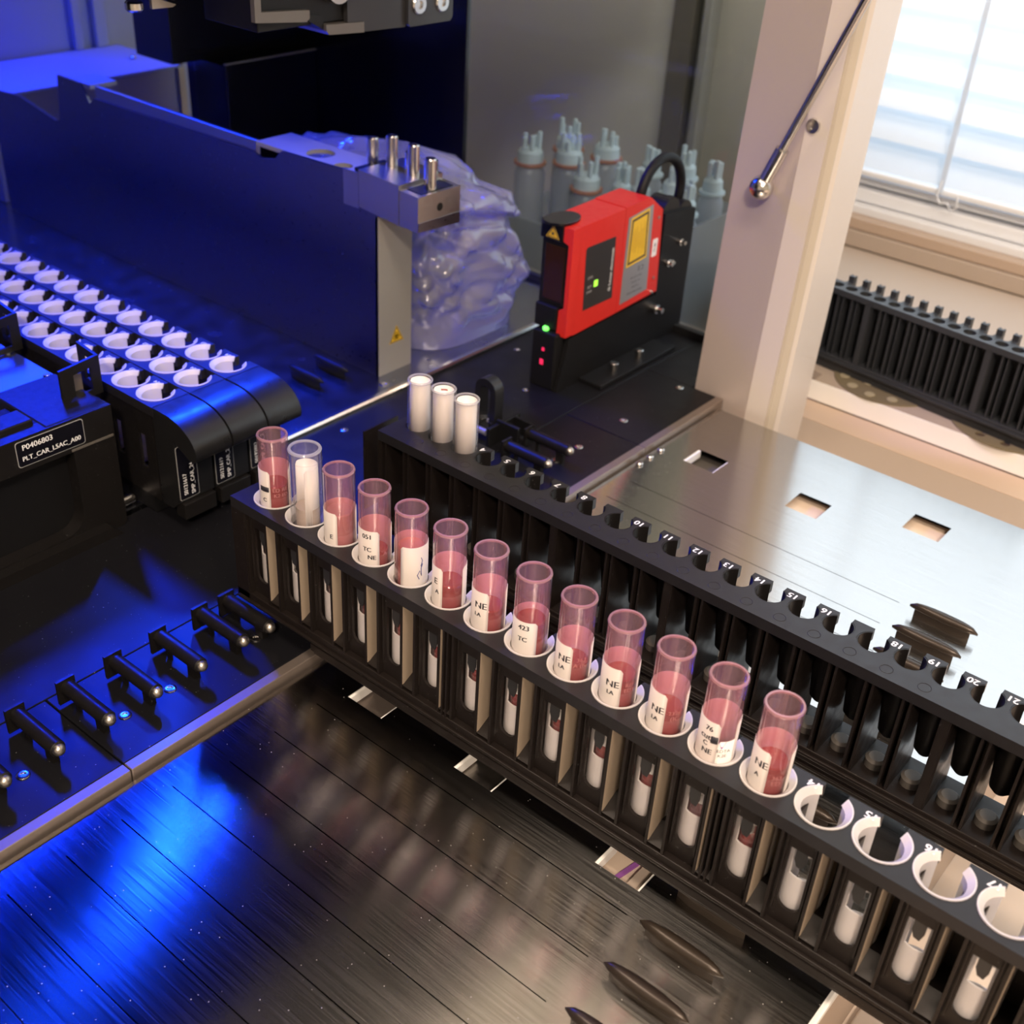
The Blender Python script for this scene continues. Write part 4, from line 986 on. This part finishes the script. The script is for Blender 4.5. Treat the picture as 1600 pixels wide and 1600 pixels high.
def bag():
    t = thing('waste_bag', 'crumpled translucent plastic bag hanging behind the metal panel', 'plastic bag', (-190, 300, 0.6))
    n, m = 110, 60; vs = []; fs = []
    def prof(v):            # radius factor along the height
        return (0.90 + 0.10 * math.sin(PI * min(1, v * 1.3))) if v < 0.82 else math.sqrt(max(0.0, 1 - ((v - 0.82) / 0.18) ** 2)) * 0.995 + 0.005
    for j in range(m + 1):
        v = j / m
        for i in range(n):
            a = 2 * PI * i / n
            ca, sa = math.cos(a), math.sin(a)
            ex = 0.55
            x = -193 + 84 * math.copysign(abs(ca) ** ex, ca) * prof(v)
            y = 297 + 60 * math.copysign(abs(sa) ** ex, sa) * prof(v)
            H = 122 - 30 * max(0, (y - 262) / 95) ** 1.6 - 0.085 * max(0, x + 200)
            z = 1.0 + H * v
            p = Vector((x, y, z))
            d = noise.noise(p * 0.045) * 7
            c1 = noise.voronoi(p * 0.032)[0]; d += min(1.1, c1[1] - c1[0]) * 14 - 6
            c2 = noise.voronoi(p * 0.075 + Vector((5, 1, 2)))[0]; d += min(0.6, c2[1] - c2[0]) * 9 - 3
            k = min(1, v * 4)
            dirv = Vector((ca, sa, 0.5 if v > .7 else 0)).normalized()
            q = p + dirv * d * k
            q.y = max(q.y, 236.0); q.x = max(q.x, -300)
            if q.x > -107: q.x = -107 + (q.x + 107) * .3
            if q.y > 366: q.y = 366
            vs.append(tuple(q))
    for j in range(m):
        for i in range(n): fs.append((j * n + i, j * n + (i + 1) % n, (j + 1) * n + (i + 1) % n, (j + 1) * n + i))
    fs.append(tuple(range(m * n, m * n + n)))
    b = MB(); b.add(vs, fs, True)
    b.build('bag_film', 'bag_film', t)
    # loose corner lying on the deck
    MB().add([(-112, 352, 2), (-104.5, 372, 1.2), (-108, 394, 4), (-122, 396, 22), (-128, 366, 26), (-112, 360, 34)], [(0, 1, 2, 3, 4, 5)]).build('bag_corner', 'bag_film', t)
bag()

# ------------------------------------------------------------------ plate carrier at the left
def plate_carrier():
    t = thing('plate_carrier', 'black plate carrier with printed label and blue-lit cover at the left edge', 'plate carrier', (-95, -60, 0))
    X = -95.0; Y1 = -2.5; Y0 = -150
    face = [(Y0, 0.0), (Y1 - 2, 0.0), (Y1, 2), (Y1, 68), (Y0, 68)]
    cav = [(Y0 + 10, 7), (-36, 7)] + arc(-36, 18, 11, -PI / 2, 0, 6)[1:] + [(-25, 51), (Y0 + 10, 51)]
    MB().prism(face, 'x', X - 8, X, [cav]).build('front_wall', 'black_plastic', t, bevel=0.7)
    MB().prism([(Y1 - 1, 51.5), (-26, 51.5), (-26, 52.6), (Y1 - 1, 52.6)], 'x', X, X + 0.5).build('edge_bead', 'rubber_grey', t, bevel=0.2)
    MB().box(X - 14, X - 8.3, Y0, Y1, 0.7, 68).build('inner_wall', 'matte_black', t)
    MB().prism([(Y0, 0.0), (Y1 - 6, 0.0), (Y1 - 12, 6), (Y0, 6)], 'x', X, X + 6).build('lower_rail', 'black_plastic', t, bevel=0.5)
    # top frame and the blue-lit lid
    MB().box(X - 46, X - 0.5, Y1 - 34, Y1 - .2, 57, 68.4).build('corner_block', 'black_plastic', t, bevel=1)
    MB().box(-420, X - 14.5, Y0, 3.0, 44, 60).build('side_frame', 'black_plastic', t, bevel=0.5)
    MB().box(-420, X - 20, Y0, 2.0, 60.2, 62.4).build('lid', 'lid_plate', t, bevel=0.4)
    MB().box(X - 21, X - 8, Y0, -38, 62.5, 70.5).build('front_rim', 'black_plastic', t, bevel=0.6)
    MB().box(X - 34, X - 21.5, Y0, -36, 62.5, 66).build('front_rim', 'gloss_black', t, bevel=0.6)
    for x, y in ((-150, -2.2), (-188, -1.5)):
        MB().cyl((x, y, 62.4), 2.0, 1.6, seg=14, bev=0.5).build('lid_screw', 'steel', t)
    # corner clips
    def clip(x, y, z, s=1.0):
        b = MB()
        b.prism([(y - 20, z), (y, z), (y, z + 20), (y - 20, z + 18)], 'x', x - 1.6, x, [[(y - 13, z + 3), (y - 3.5, z + 3), (y - 3.5, z + 15), (y - 13, z + 14)]])
        b.prism([(x - 16, z), (x, z), (x, z + 20), (x - 16, z + 22), ], 'y', y, y + 1.6, [[(x - 12, z + 4), (x - 3, z + 4), (x - 3, z + 16), (x - 12, z + 17)]])
        return b
    c1 = clip(-113, 4.0, 65).build('corner_clip', 'black_plastic', t, bevel=0.3)
    MB().box(-119, -117, -13, -2.5, 64, 77).build('clip_pad', 'tan_metal', c1)
    c2 = clip(-186, 5.0, 63).build('corner_clip', 'black_plastic', t, bevel=0.3)
    # label
    fx = X + 0.06
    o = MB().prism(rrect(-52.8, -18.2, 53.6, 66.6, 1.4), 'x', fx, fx + 0.1).build('code_label', 'print_grey', t)
    MB().prism(rrect(-52.5, -18.5, 53.9, 66.3, 1.3), 'x', fx + 0.1, fx + 0.2).build('label_field', 'gloss_black', o)
    tx = MB(); text_on(tx, 'P0406803', 3.9, (fx + 0.25, -42.0, 63.0), (0, 1, 0), (0, 0, 1), bold=0.07)
    text_on(tx, 'PLT_CAR_L5AC_A00', 3.3, (fx + 0.25, -35.4, 57.4), (0, 1, 0), (0, 0, 1), bold=0.07)
    tx.build('label_text', 'print_white', o)
plate_carrier()

# ------------------------------------------------------------------ housing: column, gas strut, side pane, rear cabinet, added hood
def column():
    t = thing('hood_column', 'satin metal column of the instrument housing, right of the scanner', 'column', (66, 380, -60))
    def sh(x, y, z): return (x + 0.021 * z, y + 0.012 * z, z)
    z0, z1 = -59.5, 560
    MB().box(28, 65.9, 340, 342, z0, z1).xf(sh).build('front_plate', 'column_paint', t)
    MB().box(28, 30, 342, 372, z0, z1).xf(sh).build('rear_flange', 'column_paint', t)
    MB().prism([(66, 340), (80, 340.4), (80, 342.6), (81.5, 343), (84, 345), (84, 346.4), (86, 349), (86, 384), (66, 384)], 'z', z0, z1).xf(sh).build('profile', 'column_cream', t, bevel=0.4)
    MB().prism([(80.1, 340.9), (82.0, 341.4), (84.6, 344.6), (84.6, 345.6), (84.1, 345.2), (84.1, 344.9), (81.6, 342.9), (80.1, 342.5)], 'z', z0, z1).xf(sh).build('groove_strip', 'groove_tan', t)
    b = MB().lathe([(0, 0.6), (1.6, 0.6), (1.9, 1.2), (3.8, 1.2), (4.3, 0)], (0, 0, 0), 'x', 22).xf(lambda x, y, z: (74 + y, 340.2 - x, 176 + z)).xf(lambda x, y, z: (x, y + 2, z)); b.build('screw', 'steel', t)
    s = thing('gas_strut', 'chrome gas strut with a ball end leaning up the column', 'strut', (52, 334, 140))
    a = Vector((54.0, 333, 139)); d = Vector((41, -0.5, 108)); d.normalize()
    MB().lathe([(0, -7), (2.6, -6.5), (4.9, -4.9), (6.5, -2.6), (7, 0), (6.5, 2.6), (4.9, 4.9), (2.6, 6.5), (0, 7)], (a.x, a.y, a.z), 'z', 26).build('ball_end', 'steel', s)
    MB().tube([a + d * 5, a + d * 25], [3.9, 3.9], 20).build('socket', 'steel', s)
    MB().tube([a + d * 25, a + d * 420], 2.5, 18).build('rod', 'steel', s)
    MB().tube([a + Vector((0, 2, 0)), a + Vector((0, 9, 0))], 2.0, 10).build('mounting_stud', 'steel', s)
column()

def housing():
    p = thing('acrylic_screen', 'tinted clear side pane of the instrument behind the scanner', 'pane', (-110, 415, 0))
    MB().box(-238, 26, 412, 415, 5.2, 560).build('acrylic_sheet', 'acrylic_pane', p)
    c = thing('rear_cabinet', 'dark glossy rear and side wall inside the instrument', 'cabinet', (-320, 380, 0))
    MB().box(-480, -240, 411.5, 416, 5.2, 560).build('side_wall', 'gloss_black', c, bevel=0.5)
    MB().box(-440, -401, 318, 411, 0.7, 124).build('dark_box', 'gloss_black', c, bevel=1.0)
    MB().box(-470, -460, 334, 411, 0.7, 124.1).build('lower_wall', 'gloss_black', c)
    MB().box(-403, -400.6, 318, 411, 124.1, 125).build('box_edge', 'end_grey', c)
    MB().box(-470, -425, 288, 411, 124.2, 560).build('rear_wall', 'gloss_black', c)
    w_ = thing('white_module', 'pale metal box with corner screws at the back left, glowing blue on top', 'box', (-600, 300, 0))
    MB().box(-655, -560, 208, 393, 0.7, 84).build('module_body', 'white_box', w_, bevel=1.2)
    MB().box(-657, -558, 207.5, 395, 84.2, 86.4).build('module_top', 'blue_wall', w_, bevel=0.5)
    MB().box(-559.6, -557, 388, 395, 4, 84).build('corner_post', 'satin_steel', w_, bevel=0.4)
    MB().cyl((-559, 392, 86.5), 2.6, 5, bev=0.5).build('corner_screw', 'steel', w_)
    for x, y in ((-600, 372),): MB().cyl((x, y, 86.5), 3, 2.4, bev=0.7).build('corner_screw', 'steel', w_)
    r = thing('rear_blue_wall', 'blue-lit back panel with vertical trims at the upper left', 'panel', (-640, 100, 0))
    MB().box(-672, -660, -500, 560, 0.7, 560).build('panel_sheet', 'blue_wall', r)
    for y0, y1 in ((372, 384), (350, 358), (248, 258)):
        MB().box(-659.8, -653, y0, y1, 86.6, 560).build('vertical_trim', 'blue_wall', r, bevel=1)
    h = thing('added_hood', 'unseen dark hood added above the deck to keep the ceiling light off', 'hood', (-300, 0, 560))  # unseen; roof and front added to keep warm lamp light off the rear
    MB().box(-700, -40, -700, 416, 561, 575).build('roof_blocker', 'matte_black', h)
    MB().box(-42, -38, -700, 411, 330, 560.8).build('front_blocker', 'matte_black', h)
    MB().box(-700, -60, -715, -701, -59, 575).build('hood_side', 'matte_black', h)
    MB().box(-714, -701, -715, 416, -59, 575).build('hood_back', 'matte_black', h)
    # blue lamps held under the hood
    for (x, y, z, lab) in ((-300, 250, 400, 'small blue lamp head hanging over the waste station'), (-640, 260, 560, '')):
        pass
housing()

def gantry():
    t = thing('gantry', 'black gantry bracket with steel screws hanging at the top edge', 'gantry arm', (-120, 200, 225))
    X = -120
    MB().box(X - 44, X - 3, 122.6, 190, 216, 262).build('rear_body', 'matte_black', t, bevel=0.6)
    MB().prism([(119, 221.5), (152, 218.5), (154, 220), (154, 224), (123, 226), (123, 262), (119, 262)], 'x', X - 3, X).build('left_tab', 'gantry_grey', t, bevel=0.6)
    MB().prism([(154.3, 218.4), (164, 213.2), (164, 220), (154.3, 222)], 'x', X - 30, X - 1).build('lower_web', 'matte_black', t)
    MB().prism([(164.3, 212.8), (166, 210.9), (191, 209.4), (191, 214.6), (164.3, 216)], 'x', X - 30, X + 1).build('right_tab', 'gantry_grey', t, bevel=0.8)
    MB().prism([(180, 215), (191.2, 214.7), (191.2, 209.5), (223, 208.4), (225, 212), (225, 262), (180, 262)], 'x', X - 3, X).build('face_plate', 'scanner_dark', t, bevel=0.5)
    MB().prism([(223, 210), (225, 208.6), (257, 208.4), (259, 210.5), (259.5, 262), (223, 262)], 'x', X + 0.2, X + 2.5).build('clamp_plate', 'scanner_dark', t, bevel=0.8)
    for y, z in ((231, 219.5), (249.5, 219)):
        MB().lathe([(0, 2.2), (1.8, 2.2), (2.2, 3.4), (4.6, 3.4), (5.2, 2.6), (5.2, 1.9)], (X + 0.6, y, z), 'x', 24).build('cap_screw', 'steel', t)
    MB().lathe([(0, 0), (3.0, 0), (4.5, 1.5), (8.5, 1.5), (8.5, -14), (0, -14)], (X + 2, 172, 234), 'x', 22).build('large_screw', 'satin_steel', t)
    a = thing('gantry_rail', 'black rail with a small steel blade at the top left', 'rail', (-260, 110, 230))
    MB().prism([(84, 233), (106, 226), (118, 262), (84, 262)], 'x', -250, X - 45).build('rail_body', 'matte_black', a, bevel=1)
    MB().add([(X - 44, 92, 229.5), (X - 44, 106, 224.6), (X - 44, 104, 223.6), (X - 44, 92, 223.8), (X - 46, 92, 229.5), (X - 46, 106, 224.6), (X - 46, 104, 223.6), (X - 46, 92, 223.8)],
             [(3, 2, 1, 0), (4, 5, 6, 7), (0, 1, 5, 4), (1, 2, 6, 5), (2, 3, 7, 6), (3, 0, 4, 7)]).build('blade', 'satin_steel', a)
    MB().cyl((X - 50, 86, 222.5), 4.5, 5, seg=18, bev=1).build('contact_button', 'steel', a)
gantry()

# ------------------------------------------------------------------ storage rack and discs on the ledge
def rack():
    P = 10.75; n = 16; X0 = 20
    A, B = 448, 470; zb = -9.9; zt = 49.0
    t = thing('storage_rack', 'black double-row storage rack lying on the beige ledge under the window', 'rack', (62, 459, zb)); t.rotation_euler.z = math.radians(-6.5)
    x_0 = 56
    hs = [arc(x_0 + P * k + 5.4, A + 7.0, 4.1, 0, 2 * PI * 19 / 20, 19) for k in range(n)]
    poly = [(x_0 - 2, A), (x_0 + P * n + 2, A), (x_0 + P * n + 2, A + 14.5)]
    for k in range(n - 1, -1, -1):
        x = x_0 + P * k + 8.4
        poly += [(x + 2.4, A + 14.5), (x + 2.1, B), (x - 2.1, B), (x - 2.4, A + 14.5)]
        poly += [(x - 3.8, A + 13.2), (x - 6.8, A + 13.2)] if k else []
    poly += [(x_0 - 2, A + 14.5)]
    MB().prism(poly, 'z', zt - 4, zt, hs).build('top_plate', 'rack_black', t)
    b = MB()
    for k in range(n + 1):
        x = x_0 + P * k
        b.box(x - 0.5, x + 0.5, A + 1, A + 12, zb + 12, zt - 4); b.box(x + 3.2, x + 3.9, A + 1.5, A + 12, zb + 12, zt - 4)
        if k % 8 == 3: b.box(x - 0.5, x + 3.6, A + 0.6, A + 6, zb + 12, zt - 4)
    b.build('ribs', 'rack_black', t)
    MB().box(x_0 - 2, x_0 + P * n + 2, A + 11.6, A + 13, zb + 12, zt - 4).build('mid_wall', 'matte_black', t)
    MB().box(x_0 - 2, x_0 + P * n + 2, A, B - 2, zb + 7, zb + 12).box(x_0 - 2, x_0 + P * n + 2, A - 1.2, B - 2, zb + 8.4, zb + 10).box(x_0 - 2, x_0 + P * n + 2, A + 3, B - 4, zb, zb + 7).build('base_rail', 'rack_black', t, bevel=0.3)
    # raised fingers along the back row
    first = None
    for k in range(n):
        x = x_0 + P * k + 8.4
        if first is None:
            q = MB().prism([(x - 2.1, B - 4), (x + 2.1, B - 4), (x + 2.1, B), (x + .9, B), (x + .9, B - 1.3), (x - .9, B - 1.3), (x - .9, B), (x - 2.1, B)], 'z', zt + 0.02, zt + 3.6)
            first = q.build('finger', 'rack_black', t)
        else:
            c = first.copy(); COL.objects.link(c); c.location.x = P * k * S
    for i, (cx, cy, R_, lab, foam) in enumerate(((108, 462, 36, 'round tan disc with light bosses under the left part of the storage rack', True), (194, 464, 40, 'round tan disc with dark holes under the right part of the storage rack', False))):
        d = thing('perforated_disc', lab, 'disc', (cx, cy, -10))
        hl = []
        for ring, cnt in ((0.42, 6), (0.8, 12)):
            for j in range(cnt):
                a = 2 * PI * j / cnt + (0.2 if i else 0)
                hl.append(arc(cx + R_ * ring * math.cos(a), cy + R_ * ring * math.sin(a), 3.2, 0, 2 * PI * 11 / 12, 11))
        MB().prism(arc(cx, cy, R_, 0, 2 * PI * 47 / 48, 47), 'z', -9.95, -9.0, hl if not foam else []).build('disc_sheet', 'disc_foam', d)
        for h in hl:
            hxx = sum(p[0] for p in h) / len(h); hyy = sum(p[1] for p in h) / len(h)
            if hyy > 452: continue
            if foam: MB().cyl((hxx, hyy, -8.95), 3.6, 0.5, seg=14, bev=0.2).build('boss', 'disc_boss', d)
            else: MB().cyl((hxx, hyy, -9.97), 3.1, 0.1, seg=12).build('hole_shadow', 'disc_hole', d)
rack()

# ------------------------------------------------------------------ bottles behind the side pane
def bottles():
    spots = [(-243, 500, 58, 1), (-212, 512, 62, 1), (-184, 500, 50, 1), (-228, 532, 66, 1), (-196, 542, 64, 1),
             (-158, 512, 48, 0), (-136, 506, 52, 0), (-150, 540, 62, 0), (-116, 520, 58, 0), (-96, 510, 50, 0), (-122, 548, 64, 0), (-92, 540, 62, 0)]
    names = ['leftmost orange-rimmed pale bottle, nearest the dark side wall', 'orange-rimmed pale bottle in the front row, second from the left',
             'short orange-rimmed pale bottle just above the left part of the scanner roof', 'orange-rimmed pale bottle in the back row, left one',
             'orange-rimmed pale bottle in the back row, right one above the scanner roof', 'small blue-grey capped bottle directly behind the scanner roof, front left',
             'small blue-grey capped bottle behind the scanner roof, beside the cable', 'blue-grey capped bottle behind the left foot of the cable loop, back row',
             'blue-grey capped bottle seen through the middle of the cable loop', 'blue-grey capped bottle low behind the right side of the cable loop',
             'tall blue-grey capped bottle behind the top of the cable loop', 'rightmost blue-grey capped bottle, right of the cable loop']
    boxes = [thing('bottle_box', 'translucent storage box, left one behind the side pane', 'box', (-215, 520, -60)), thing('bottle_box', 'translucent storage box, right one behind the side pane', 'box', (-122, 525, -60))]
    for b, (x0, x1, y0, y1, z1) in zip(boxes, ((-262, -176, 478, 566, 12), (-170, -80, 484, 572, 40))):
        for q in ((x0, x1, y0, y0 + 2), (x0, x1, y1 - 2, y1), (x0, x0 + 2, y0 + 2, y1 - 2), (x1 - 2, x1, y0 + 2, y1 - 2)):
            MB().box(*q, -59.9, z1).build('box_wall', 'box_plastic', b)
        MB().box(x0 + 2, x1 - 2, y0 + 2, y1 - 2, -59.9, -58).build('box_floor', 'box_plastic', b)
    for i, (x, y, z, orange) in enumerate(spots):
        t = thing('capped_bottle', names[i], 'bottle', (x, y, -58), 'pale bottles behind the side pane')
        r = 13 if orange else 10
        MB().lathe([(0, -57.9), (r - 1, -57.9), (r, -56), (r, z - 14), (r - 2, z - 9), (r - 3, z - 8)], (x, y, 0), 'z', 22).build('bottle_body', 'bottle_plastic', t)
        MB().lathe([(r - 1.5, z - 8), (r + .4, z - 7), (r + .4, z - 5), (0, z - 4.4)], (x, y, 0), 'z', 22).build('cap_rim', 'cap_orange' if orange else 'cap_pale', t)
        c = MB().lathe([(r - 2, z - 4.8), (r - 2.5, z + 3), (r - 5, z + 6), (0, z + 6.4)], (x, y, 0), 'z', 18)
        rr = random.Random(i)
        for j in range(5):
            a = 2 * PI * j / 5 + rr.random(); px, py = x + (r - 6) * math.cos(a), y + (r - 6) * math.sin(a)
            c.cyl((px, py, z + 4), 2.0, rr.uniform(9, 17), seg=10, bev=0.5); 
        c.build('pronged_cap', 'cap_pale', t)
        del t['group']
    # small grey hose stub at the wall foot
    tag(MB().tube([(-140, 690, -40), (-120, 660, -46), (-100, 640, -48)], 5, 10).build('hose_stub', 'rubber_grey', None, origin=(-120, 660, -48)), 'short grey hose on the bench beside the column, seen through the pane', 'hose')
bottles()
